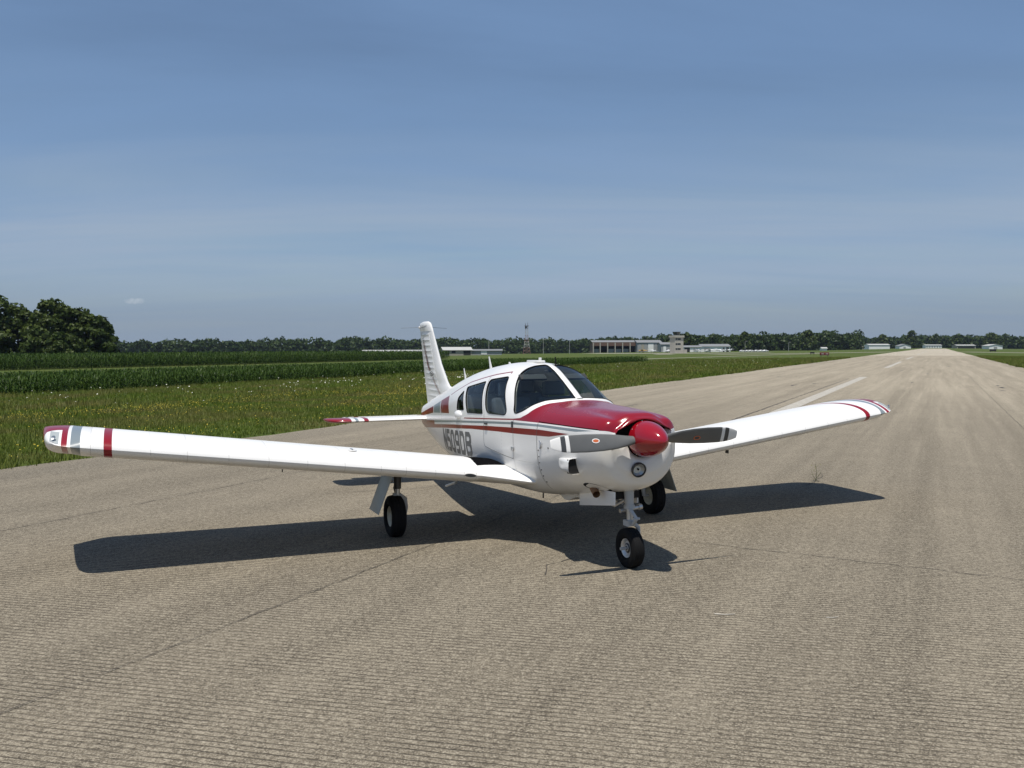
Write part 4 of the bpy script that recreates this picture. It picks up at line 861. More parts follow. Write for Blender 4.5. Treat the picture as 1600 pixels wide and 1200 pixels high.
# cabin roof drip rail and door seams
def ribbon_part(name, P, w, off, mat, sd=-1, parent=AIR):
    v, f = hull_ribbon(smooth_poly(P, 0.02, False), w, off, sd); return mesh_obj(name, v, f, mat, parent)
M_SEAM = simple('panel_seam', (0.16, 0.16, 0.155), 0.8); M_RIVSEAM = simple('faint_panel_seam', (0.5, 0.5, 0.48), 0.6)
for sd in (-1, 1):
    if sd < 0:
        ribbon_part('door_seam', [(-2.245, 1.66), (-2.165, 1.45), (-2.095, 1.25), (-2.105, 1.07), (-2.095, .93), (-2.02, .900), (-1.7, .872), (-1.42, .855), (-1.345, .87), (-1.340, 1.05), (-1.342, 1.25)], 0.006, 0.0015, M_SEAM, sd)
    ribbon_part('panel_seam', [(-1.34, .86), (-1.34, .55)], 0.004, 0.0015, M_RIVSEAM, sd)
    ribbon_part('panel_seam', [(-1.33, .845), (-1.0, .85), (-.87, .845)], 0.004, 0.0015, M_RIVSEAM, sd)
    ribbon_part('panel_seam', [(-.862, 1.25), (-.862, 1.0), (-.862, .60)], 0.006, 0.0015, M_SEAM, sd)
    ribbon_part('panel_seam', [(-2.9, 1.14), (-2.9, .9), (-2.9, .55)], 0.004, 0.0015, M_RIVSEAM, sd)
    ribbon_part('panel_seam', [(-4.1, 1.25), (-4.1, .9), (-4.1, .62)], 0.004, 0.0015, M_RIVSEAM, sd)
# door handle and hinges (right side only)
h = MB(); c = Vector(on_side(-2.02, 1.155, 0.012)); h.box((c.x-.035, c.y-.008, c.z-.010), (c.x+.035, c.y+.008, c.z+.010)); h.build('door_handle', M_DKMETAL, AIR, bevel=0.005)
h = MB(); c = Vector(on_side(-1.352, 0.955, 0.005)); h.box((c.x-.018, c.y-.012, c.z-.02), (c.x+.03, c.y+.012, c.z+.02)); h.build('door_hinge', M_METAL, AIR, bevel=0.004)
h = MB(); c = Vector(on_side(-1.352, 1.20, 0.004)); h.box((c.x-.018, c.y-.008, c.z-.03), (c.x+.012, c.y+.008, c.z+.03)); h.build('door_hinge', M_DKGREY, AIR, bevel=0.003)
# cowl side latch and fasteners along the firewall seam
for sd in (-1, 1):
    h = MB(); c = Vector(on_side(-.80, 1.05, 0.006, sd)); h.tube([c + Vector((0.03*math.cos(a), 0, 0.035*math.sin(a))) for a in np.linspace(-1.9, 1.9, 12)], 0.006, 6); h.build('cowl_latch', M_METAL, AIR)
    for zz in (0.99, 0.93, 0.87, 0.80, 0.74, 0.68):
        h = MB(); c = Vector(on_side(-.835, zz, 0.0, sd)); h.revolve([(0, .008), (.004, .007), (.005, .0)], (0, sd, 0), c, 10); h.build('cowl_fastener', M_DKMETAL, AIR)
    for xx in (-0.65, -0.40):
        h = MB(); c = Vector(on_side(xx, 1.03, 0.0, sd)); h.revolve([(0, .009), (.004, .008), (.005, .0)], (0, sd, 0), c, 10); h.build('cowl_fastener', M_DKMETAL, AIR)
# side scoop on the lower cowling (right side), cheek ramp with dark mouth
def scoop(sd):
    rings = []
    for x, hy, z0, z1 in ((-.47, .004, .875, .955), (-.38, .045, .855, .968), (-.26, .080, .845, .978), (-.175, .095, .842, .984)):
        yb = half_w(x, 0.92); n = []
        for (fy, fz) in ((-.25, 0), (.55, .0), (.92, .10), (1, .35), (1, .75), (.9, .95), (.55, 1.0), (-.25, 1.0)):
            n.append((x, sd * (yb + hy * fy), z0 + (z1 - z0) * fz))
        rings.append(n)
    v, f = loft(rings, False); o = mesh_obj('cowl_air_scoop', v, f, M_WHITE, AIR)
    x = -.178; yb = half_w(x, .92); m = MB(); m.box((x-.03, min(sd*(yb-.05), sd*(yb+.088)), .850), (x-.012, max(sd*(yb-.05), sd*(yb+.088)), .976)); m.build('scoop_mouth_shade', M_DARK, o)  # dark plate paints the shade inside the scoop
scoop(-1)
# ---- cowling ---------------------------------------------------------------------------------------------
PZ = 1.183; PX = 0.294                             # propeller axis height and blade plane
ZS = 1.258                                          # upper/lower cowling split
xs_c = np.concatenate([np.linspace(XF + .002, -0.3, 26), np.linspace(-.28, 0.15, 26), [0.165, 0.18, 0.19, 0.195]])
def upper_rows(sd):
    V = []; na = 60
    for x in xs_c:
        a0 = ang(x, ZS + (0.008 if x < 0.1 else 0.0)); 
        for j in range(na): V.append(hull(x, a0 + (math.pi/2 - a0) * j / (na - 1), 0.004 * min(1, (0.2 - x) * 8), sd))
    # rolled front lip down to the arch over the spinner and the cheek lips
    x = xs_c[-1]; a0 = ang(x, ZS); ring = [np.array(hull(x, a0 + (math.pi/2 - a0) * j / (na - 1), 0.0, sd)) for j in range(na)]
    inner = []
    for j, p in enumerate(ring):
        y = abs(p[1]) * 0.985; q_ = 0.5 + 0.5*math.cos(math.pi*min(1.0, y/0.285))
        z = 1.262 + 0.086*q_**0.85        # one wide scalloped arch from cheek to cheek
        inner.append(np.array((x, sd * y, min(z, p[2] - 0.006))))
    rows = 0
    for k, (t, dx) in enumerate(((0.22, .020), (0.5, .034), (0.8, .037), (1.0, .030), (1.0, .0), (1.0, -0.06))):
        for p, q in zip(ring, inner):
            r = p + (q - p) * t; V.append((x + dx, r[1], r[2] + (0.006 if k == 4 else 0.012 if k == 5 else 0))); 
        rows += 1
    n = len(xs_c) + rows
    F = [(i*na+j, i*na+j+1, (i+1)*na+j+1, (i+1)*na+j) for i in range(n-1) for j in range(na-1)]
    return V, (F if sd < 0 else [f[::-1] for f in F])
V = []; F = []
for sd in (-1, 1):
    v, f = upper_rows(sd); b = len(V); V += v; F += [tuple(i+b for i in q) for q in f]
ucowl = mesh_obj('upper_cowling', V, F, M_COWL, AIR)
def lower_rows(sd):
    V = []; na = 64
    for x in xs_c:
        a1 = ang(x, ZS)
        for j in range(na): V.append(hull(x, -math.pi/2 + (a1 + math.pi/2) * j / (na - 1), 0.0, sd))
    x = xs_c[-1]; a1 = ang(x, ZS); ring = [np.array(hull(x, -math.pi/2 + (a1 + math.pi/2) * j / (na - 1), 0.0, sd)) for j in range(na)]
    inner = []; rr = 0.166; ks = int(na * 0.62)
    for j in range(na):
        if j <= ks:
            q = -math.pi/2 + (math.pi/2 - 0.26) * j / ks; inner.append(np.array((x, sd * rr * math.cos(q), PZ + rr * math.sin(q))))
        else:
            t = (j - ks) / (na - 1 - ks); e = abs(ring[-1][1]) - 0.012
            if t < 0.6: y = rr + (e - rr) * t / 0.6; z = PZ - 0.045
            else: y = e; z = PZ - 0.045 + (ZS - PZ + 0.036) * (t - 0.6) / 0.4
            inner.append(np.array((x, sd * y, z)))
    rows = 0
    for k, (t, dx) in enumerate(((0.08, .012), (0.22, .024), (0.5, .030), (0.8, .026), (1.0, .014), (1.0, -.02), (1.0, -.08))):
        for p, q in zip(ring, inner):
            r = p + (q - p) * t; V.append((x + dx, r[1], r[2]))
        rows += 1
    n = len(xs_c) + rows; F = [(i*na+j, i*na+j+1, (i+1)*na+j+1, (i+1)*na+j) for i in range(n-1) for j in range(na-1)]
    return V, (F if sd < 0 else [f[::-1] for f in F])
V = []; F = []
for sd in (-1, 1):
    v, f = lower_rows(sd); b = len(V); V += v; F += [tuple(i+b for i in q) for q in f]
lcowl = mesh_obj('lower_cowling', V, F, M_FUS, AIR)
for o in (ucowl, lcowl):
    bm = bmesh.new(); bm.from_mesh(o.data); bmesh.ops.remove_doubles(bm, verts=bm.verts[:], dist=0.0006)
    bmesh.ops.recalc_face_normals(bm, faces=bm.faces[:]); bm.to_mesh(o.data); bm.free()
m = MB(); m.box((0.02, -.335, 1.0), (0.05, .335, 1.33)); m.build('inlet_shade_plate', M_DARK, AIR)  # flat black plate paints the darkness behind the inlets
# landing light in the lower cowling
lx, ly, lz = 0.236, -0.060, 0.915
m = MB(); ax = Vector((1, -.10, -.30)).normalized(); m.revolve([(-.03,   .040), (-.012, .064), (.014, .068), (.022, .066), (.022, .058), (.012, .056)], ax, (lx, ly, lz), 28)
ll = m.build('landing_light_ring', M_DKMETAL, AIR)
m = MB(); m.revolve([(-.028, .004), (-.022, .024), (-.004, .044), (.010, .055)], ax, (lx, ly, lz), 24); m.build('reflector', M_METAL, ll)
m = MB(); m.revolve([(.012, .056), (.018, .036), (.021, .0)], ax, (lx, ly, lz), 24); m.build('light_lens', M_LENS, ll)
m = MB(); m.revolve([(-.02, .009), (.0, .009), (.004, .0)], ax, (lx, ly, lz), 12); m.build('bulb', M_BLACK, ll)
# spinner and propeller
prof = [(0.222, .150), (0.226, .157), (0.25, .1585), (0.29, .157), (0.33, .151), (0.37, .141), (0.41, .127), (0.45, .109), (0.485, .088), (0.515, .066), (0.538, .044), (0.552, .024), (0.558, .008), (0.559, 0)]
m = MB(); m.revolve([(a, b) for a, b in prof], (1, 0, 0), (0, 0, PZ), 48); spin = m.build('spinner', M_SPIN, AIR)
m = MB(); m.revolve([(0.19, .05), (0.215, .150), (0.221, .152), (.222, .149)], (1, 0, 0), (0, 0, PZ), 40); m.build('spinner_backplate', M_METAL, spin)
for k in range(8):
    a = k * math.pi / 4 + 0.2; r = .1578; m = MB(); m.revolve([(0, .006), (.003, .005), (.004, 0)], (0, math.cos(a), math.sin(a)), (0.248, r*math.cos(a), PZ + r*math.sin(a)), 8); m.build('screw', M_METAL, spin)
def blade(sd):
    """sd -1: blade on the aircraft's right, moving down; front face turned up"""
    rings = []; n = 20
    for r, ch, th, pit in ((.10, .070, .060, 45), (.15, .078, .052, 42), (.22, .104, .036, 36), (.32, .134, .026, 31), (.45, .152, .020, 26), (.60, .158, .016, 22),
                           (.74, .150, .013, 18), (.82, .134, .010, 16), (.875, .112, .008, 15), (.905, .094, .007, 15), (.928, .078, .006, 15), (.937, .066, .005, 15), (.940, .05, .003, 15)):
        ring = []; p = R(pit)
        for j in range(n):
            t = 2 * math.pi * j / n; c = 0.5 * ch * math.cos(t) + 0.06 * ch; h = 0.5 * th * math.sin(t) * (1.25 if math.sin(t) > 0 else 0.75)
            # chord axis: +c towards the leading edge; leading edge moves down on the right side, up on the left
            dz = sd * c * math.cos(p); dx = c * math.sin(p)
            dx += h * math.cos(p); dz += -sd * h * math.sin(p)
            ring.append((PX + dx, sd * r, PZ + dz))
        rings.append(ring)
    v, f = loft(rings, True, True, True); m = MB(); m.add(v, f)
    t = NT('propeller_blade_paint'); X, Y, Z = t.sep(t.obj()); Ya = t.math('ABSOLUTE', Y)
    nz = t.noise(14, 4, 0.6, t.obj()); col = t.mix(nz, (0.10, 0.102, 0.100), (0.125, 0.127, 0.124))
    def band(a, b): return t.math('MULTIPLY', t.math('GREATER_THAN', Ya, a), t.math('LESS_THAN', Ya, b))
    col = t.mix(band(.765, .80), col, WHITE); col = t.mix(band(.80, .845), col, (0.06, 0.062, 0.064)); col = t.mix(t.math('GREATER_THAN', Ya, .845), col, WHITE)
    o = m.build('propeller_blade', t.bsdf(col, 0.4), AIR)
    # oval maker's decal on the front face
    r0 = 0.52 if sd < 0 else 0.50; p = R(24); d = MB(); d2 = MB()
    def dp(a, rr, off):
        cc = rr[1] * math.sin(a) - 0.004; yy = r0 + rr[0] * math.cos(a); h = 0.0135 + off - cc*cc*1.9
        return (PX + cc*math.sin(p) + h*math.cos(p), sd*yy, PZ + sd*cc*math.cos(p) - sd*h*math.sin(p))
    N = 28; ra, rb, rc = (.037, .021), (.028, .014), (.0, .0)
    out = [dp(2*math.pi*k/N, ra, .0015) for k in range(N)]; mid = [dp(2*math.pi*k/N, rb, .0016) for k in range(N)]; cen = [dp(2*math.pi*k/N, (.0, .0), .0018) for k in range(1)]
    d.add(out + mid, [(k, (k+1) % N, N+(k+1) % N, N+k) for k in range(N)]); dd = d.build('oval_decal', M_DECALW if sd < 0 else M_ORANGE, o)
    d2.add(mid + cen, [(k, (k+1) % N, N) for k in range(N)]); d2.build('decal_centre', M_ORANGE if sd < 0 else M_DKGREY, o)
for sd in (-1, 1): blade(sd)
# exhaust stub with its cut-out, cowl outlet, nose gear doors
m = MB(); m.tube([(-.33, -.22, .76), (-.22, -.255, .70), (-.105, -.285, .660)], [.034, .034, .034], 18, False); m.tube([(-.31, -.22, .76), (-.105, -.285, .6605)], [.030, .030], 18, False); m.build('exhaust_pipe', M_EXH, AIR)
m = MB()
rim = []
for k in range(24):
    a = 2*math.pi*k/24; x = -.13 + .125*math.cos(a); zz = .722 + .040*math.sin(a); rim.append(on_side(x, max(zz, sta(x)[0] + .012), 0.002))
m.add(rim, [tuple(range(24))]); m.build('exhaust_cutout_shade', M_DARK, AIR)  # dark patch on the skin paints the shade of the opening
m = MB(); m.add([(-.60,-.196,.475),(.06,-.196,.580),(.06,-.196,.700),(-.60,-.196,.66),(-.60,-.184,.475),(.06,-.184,.580),(.06,-.184,.700),(-.60,-.184,.66)],[(0,1,2,3),(7,6,5,4),(0,3,7,4),(3,2,6,7),(2,1,5,6),(1,0,4,5)]); m.build('nose_gear_door', M_WHITE, AIR, bevel=0.004)
m = MB(); m.add([(-.60,.130,.475),(-.09,.130,.556),(-.09,.130,.690),(-.60,.130,.66),(-.60,.142,.475),(-.09,.142,.556),(-.09,.142,.690),(-.60,.142,.66)],[(0,1,2,3),(7,6,5,4),(0,3,7,4),(3,2,6,7),(2,1,5,6),(1,0,4,5)]); m.build('nose_gear_door', M_WHITE, AIR, bevel=0.004)
m = MB(); v, f = loft([[(x, y * s, z) for (y, z) in ((-.12, sta(-1.0)[0] + .03), (-.11, sta(-1.0)[0] - .055 * k), (.11, sta(-1.0)[0] - .055 * k), (.12, sta(-1.0)[0] + .03))] for x, s, k in ((-.86, 1, .1), (-1.0, 1, 1.0), (-1.08, 1, 1.1), (-1.22, .9, .4))], False, True, True); m.add(v, f); m.build('cowl_outlet_lip', M_WHITE, AIR)
# ---- wings -------------------------------------------------------------------------------------------------
def airfoil(n=26, t=0.15, m=0.022, p=0.42):
    xs = 0.5 * (1 - np.cos(np.linspace(0, math.pi, n))); yt = 5*t*(0.2969*np.sqrt(xs) - 0.126*xs - 0.3516*xs**2 + 0.2843*xs**3 - 0.1036*xs**4)
    yc = np.where(xs < p, m/p**2*(2*p*xs - xs**2), m/(1-p)**2*((1-2*p) + 2*p*xs - xs**2)); return xs, yc + yt, yc - yt
AX, AU, AL = airfoil()
def af_cut(f0, f1, n=22):
    """closed section between chord fractions: upper surface aft to front, then lower front to aft"""
    t = np.linspace(0, 1, n); xs = f0 + (f1 - f0) * (t ** 1.6 if f0 == 0 else t)
    up = np.interp(xs, AX, AU); lo = np.interp(xs, AX, AL)
    return np.concatenate([np.stack([xs[::-1], up[::-1]], 1), np.stack([xs[(1 if f0 == 0 else 0):], lo[(1 if f0 == 0 else 0):]], 1)])
WZ0, WK = 0.575, 0.1255
def wing_ring(y, xle, xte, sec, sd, thick=1.0, zup=0.0, inc=2.0):
    c = xle - xte; s = math.sin(R(inc)); out = []
    z0 = WZ0 + WK * y + zup
    for fx, fz in sec:
        out.append((xle - fx * c, sd * y, z0 + fz * c * thick - fx * c * s))
    return out
LE0, TE0 = -1.44, -3.05
def le_at(y):
    if y < 0.85: t = (0.85 - y) / 0.30; return LE0 + 0.33 * min(t, 1.15) ** 1.1
    return LE0
def wing(sd):
    front = af_cut(0, 0.775); full = af_cut(0, 1.0)
    ys = [0.30, 0.50, 0.57, 0.64, 0.71, 0.78, 0.85, 0.92, 1.3, 1.9, 2.3, 3.0, 3.7, 4.30, 4.42]
    rings = []
    for y in ys:
        xl = le_at(y); c = LE0 - TE0
        if y < 0.86:      # glove: a flat wedge faired forward from the wing's nose
            up = []; lo = []; F18 = .20; x18 = LE0 - F18*c; U, L = np.interp(F18, AX, AU)*c, np.interp(F18, AX, AL)*c; N = 22
            for k in range(N):
                x = xl + (LE0 - .775*c - xl)*(k/(N-1))**1.6; f = (LE0 - x)/c
                if f > F18: zu, zl = np.interp(f, AX, AU)*c, np.interp(f, AX, AL)*c
                else: s_ = (xl - x)/(xl - x18); q = s_**.62; zu, zl = U*q, L*(s_**.5)
                z = WZ0 + WK*y - f*c*math.sin(R(2)); up.append((x, sd*y, z + zu)); lo.append((x, sd*y, z + zl))
            rings.append(up[::-1] + lo[1:]); continue
        sec = front.copy()
        # keep the rear part on the common chord when the leading edge glove runs forward
        xte = xl - (xl - (LE0 - 0.775 * c)) / 0.775
        rings.append(wing_ring(y, xl, xte, sec, sd, c / (xl - xte) * (1.0 if y >= .92 else 1.0 - 0.30*(xl - LE0)/.33), 0.0, 2.0 * c / (xl - xte)))
    v, f = loft(rings, True, True, True); m = MB(); m.add(v, f)
    w = m.build('wing', M_WING, AIR)
    # trailing-edge pieces
    for nm, y0, y1 in (('flap', 0.60, 2.245), ('aileron', 2.249, 4.419)):
        sec = af_cut(0.783, 1.0, 10); rr = [wing_ring(y, LE0, TE0, sec, sd) for y in np.linspace(y0, y1, 4)]
        v, f = loft(rr, True, True, True); m = MB(); m.add(v, f); m.build(nm, M_WING, w)
    # inner root trailing section
    # moulded tip: leading edge sweeps back, underside rolls up
    tips = [(4.4215, 0, 0, 1.0), (4.50, 0, 0, 1.0), (4.58, 0, .02, 1.0), (4.64, -.004, .06, .99), (4.69, -.028, .10, .96), (4.73, -.08, .14, .90), (4.765, -.16, .17, .82), (4.79, -.29, .20, .72),
            (4.812, -.47, .225, .60), (4.83, -.69, .24, .48), (4.845, -.90, .25, .36), (4.857, -1.08, .255, .24), (4.866, -1.22, .26, .10)]
    tips = [(y, LE0 + a, TE0 + b, th, 0) for y, a, b, th in tips]
    def tip_ring(y, xl, xt, th):
        """keeps the wing's upper contour and closes the section from below as the leading edge sweeps back"""
        c0 = LE0 - TE0; c = xl - xt; up = []; lo = []; N = 22; zb = WZ0 + WK*min(y, 4.62) + WK*.35*max(0, y - 4.62)
        for k in range(N):
            fx = (k/(N-1))**1.6; x = xl - fx*c; f = min(max((LE0 - x)/c0, 0), 1); zu = np.interp(f, AX, AU)*c0; zl = np.interp(f, AX, AL)*c0
            if y > 4.51:
                e = math.sqrt(max(0, 1 - (1 - min(1, fx/.30))**2)); mid = zl + (zu - zl)*.62; zu = mid + (zu - mid)*e*(.55 + .45*th); zl = mid - (mid - zl)*e*th
            z = zb - f*c0*math.sin(R(2)); up.append((x, sd*y, z + zu)); lo.append((x, sd*y, z + zl))
        return up[::-1] + lo[1:]
    rr = [tip_ring(y, xl, xt, th) for y, xl, xt, th, zu in tips]
    v, f = loft(rr, True, True, True); m = MB(); m.add(v, f); tip = m.build('wing_tip', M_TIP, w)
    # light bay in the tip's leading edge: grey recessed window with a lamp behind a clear cover
    def tip_patch(name, y0, y1, k0, k1, off, mat, par):
        V = []; N = 8
        for a in range(N + 1):
            y = y0 + (y1 - y0)*a/N; T = np.array(tips)[:, :4]; rg_ = tip_ring(y, np.interp(y, T[:, 0], T[:, 1]), np.interp(y, T[:, 0], T[:, 2]), np.interp(y, T[:, 0], T[:, 3]))
            upr = rg_[:22][::-1]
            for kk in range(k0, k1 + 1): V.append((upr[kk][0] + off*.6, upr[kk][1] + sd*off*.3, upr[kk][2] + off*.7))
        m_ = k1 - k0 + 1; return mesh_obj(name, V, [(a*m_+b, a*m_+b+1, (a+1)*m_+b+1, (a+1)*m_+b) for a in range(N) for b in range(m_-1)], mat, par)
    bay = tip_patch('light_window', 4.665, 4.735, 1, 6, .003, M_DOOR, tip)
    zt_ = WZ0 + WK*4.70
    m = MB(); m.revolve([(0, 0), (.004, .010), (.010, .017), (.014, .018), (.012, .012), (.006, .0)], (1, sd*.25, .55), (LE0 - .085, sd*4.70, zt_ + .058), 18); m.build('tip_light', M_METAL, bay)
    # navigation lamp at the outer edge
    m = MB(); m.revolve([(-.04, 0), (-.03, .012), (0, .016), (.03, .010), (.045, 0)], (1, 0, 0), (LE0 - .46, sd*4.785, WZ0 + WK*4.70 + .085), 12)
    m.build('navigation_lamp', simple('nav_lens', (.10, .16, .13) if sd < 0 else (.20, .06, .06), .15), tip)
    # fuel filler cap, stall tab, tie-down ring, vent and drain stubs, flap hinges
    def top(x, y):
        c = LE0 - TE0; fx = (LE0 - x) / c; return WZ0 + WK*y + np.interp(fx, AX, AU)*c - fx*c*math.sin(R(2))
    def bot(x, y):
        c = LE0 - TE0; fx = (LE0 - x) / c; return WZ0 + WK*y + np.interp(fx, AX, AL)*c - fx*c*math.sin(R(2))
    m = MB(); m.revolve([(-.002, .050), (.006, .050), (.009, .044), (.010, 0)], (0, -sd*WK, 1), (LE0 - .30, sd*2.12, top(LE0 - .30, 2.12)), 24); fc = m.build('fuel_cap', M_WHITE, w)
    m = MB(); m.box((LE0 - .34, sd*2.12 - .008, top(LE0-.3, 2.12)+.006), (LE0 - .26, sd*2.12 + .008, top(LE0-.3, 2.12)+.020)); m.build('cap_lever', M_METAL, fc, bevel=.003)
    m = MB(); m.tube([(LE0 - .55, sd*2.75, bot(LE0 - .55, 2.75)), (LE0 - .55, sd*2.75, bot(LE0-.55, 2.75) - .055)], .006, 8); m.build('tie_down_ring', M_DKMETAL, w)
    if sd > 0:
        m = MB(); m.box((LE0 - .42, sd*2.45 - .004, bot(LE0-.4, 2.45) - .075), (LE0 - .36, sd*2.45 + .004, bot(LE0-.4, 2.45) + .01)); m.build('pitot_mast', M_DKGREY, w, bevel=.002)
    if sd < 0:
        P = []
        for k in range(22):
            a = 2*math.pi*k/22; y = 0.985 + .062*math.cos(a); fz = .018*math.sin(a)
            P.append((LE0 + .003 - 0.35*(fz-.004)**2/.018, sd*y, WZ0 + WK*y + fz - .004))
        m = MB(); m.add(P, [tuple(range(22))]); m.build('leading_edge_inlet', M_DKGREY, w)
        # cabin step: bent white tube behind the wing root
    for yy in (0.75, 1.45, 2.15):
        m = MB(); m.box((TE0 + .30, sd*yy - .006, bot(TE0 + .32, yy) - .03), (TE0 + .42, sd*yy + .006, bot(TE0+.36, yy) + .01)); m.build('flap_hinge', M_WHITE, w, bevel=.002)
    return w
for sd in (-1, 1): wing(sd)
m = MB(); m.tube([(-2.72, -.65, .66), (-2.725, -.67, .455), (-2.76, -.67, .415), (-2.93, -.68, .372), (-3.07, -.68, .335)], [.015, .015, .015, .013, .013], 10); m.build('entry_step', M_WHITE, AIR)

# ---- tail --------------------------------------------------------------------------------------------------
def fin_section(xle, xte, t, n=14):
    c = xle - xte; xs = np.linspace(0, 1, n) ** 1.5; yt = 5*t*(0.2969*np.sqrt(xs) - 0.126*xs - 0.3516*xs**2 + 0.2843*xs**3 - 0.1036*xs**4)
    return [(xle - a*c, b*c) for a, b in zip(xs, yt)] + [(xle - a*c, -b*c) for a, b in zip(xs[::-1][:-1], yt[::-1][:-1])]
def lerp_tab(T, z):
    T = np.array(T); return np.interp(z, T[:, 0], T[:, 1])
FLE = [(1.05, -4.30), (1.38, -4.62), (1.42, -4.72), (1.44, -4.84), (1.50, -4.93), (1.58, -5.02), (1.73, -5.19), (2.00, -5.40), (2.20, -5.56), (2.30, -5.64), (2.345, -5.70), (2.372, -5.80)]
FTE = [(1.05, -5.84), (1.14, -5.86), (2.10, -6.17), (2.28, -6.22), (2.345, -6.20), (2.372, -6.02)]
HNG = [(1.05, -5.00), (1.31, -5.156), (1.50, -5.295), (1.73, -5.465), (2.00, -5.61), (2.236, -5.726), (2.4, -5.80)]
PIN = [(1.20, -4.99), (1.33, -5.142), (1.395, -5.265), (1.504, -5.446), (1.584, -5.54), (1.722, -5.705), (1.912, -5.856), (2.093, -5.99), (2.2, -6.06)]
zz = [1.10, 1.25, 1.36, 1.41, 1.44, 1.50, 1.58, 1.66, 1.75, 1.90, 2.05, 2.20, 2.225]
rings = [[(x, y, z) for x, y in fin_section(lerp_tab(FLE, z), lerp_tab(HNG, z) - .005, 0.062 if z > 1.5 else 0.05)] for z in zz]
# flat rear face: squash the section tail so that it meets the rudder at full thickness
def fin_ring(z):
    xl, xh, xt = lerp_tab(FLE, z), lerp_tab(HNG, z), lerp_tab(FTE, z); c = xl - xt; t = 0.075 if z > 1.55 else 0.06; out = []
    xs = np.linspace(0, (xl - xh - .004) / c, 14) ** 1.0; yt = 5*t*(0.2969*np.sqrt(xs) - 0.126*xs - 0.3516*xs**2 + 0.2843*xs**3 - 0.1036*xs**4)*c
    return [(xl - a*c, b, z) for a, b in zip(xs, yt)] + [(xl - a*c, -b, z) for a, b in zip(xs[::-1][:-1], yt[::-1][:-1])]
v, f = loft([fin_ring(z) for z in zz], True, True, True); m = MB(); m.add(v, f); fin = m.build('fin', M_WHITE, AIR)
# rudder with pressed ribs
def rud_ring(z, bulge):
    xl, xh, xt = lerp_tab(FLE, z), lerp_tab(HNG, z), lerp_tab(FTE, z); c = xl - xt; t = 0.075 if z > 1.55 else 0.06
    f0 = (xl - xh + .004) / c; xs = np.linspace(f0, 1, 10); yt = 5*t*(0.2969*np.sqrt(xs) - 0.126*xs - 0.3516*xs**2 + 0.2843*xs**3 - 0.1036*xs**4)*c
    k = np.clip(np.minimum((xs - f0) * 14, (0.92 - xs) * 12), 0, 1); yt = yt + bulge * k
    return [(xl - a*c, b, z) for a, b in zip(xs, yt)] + [(xl - a*c, -b, z) for a, b in zip(xs[::-1], yt[::-1])]
rz = []
nrib = 13
for k in range(nrib):
    z0 = 1.15 + (2.215 - 1.15) * k / nrib; d = (2.215 - 1.15) / nrib
    rz += [(z0 + d*.0, 0.0), (z0 + d*.36, 0.0), (z0 + d*.46, .0026), (z0 + d*.54, .0026), (z0 + d*.64, 0.0)]
rz.append((2.215, 0))
v, f = loft([rud_ring(z, b) for z, b in rz], True, True, True); m = MB(); m.add(v, f); rud = m.build('rudder', M_WHITE, AIR)
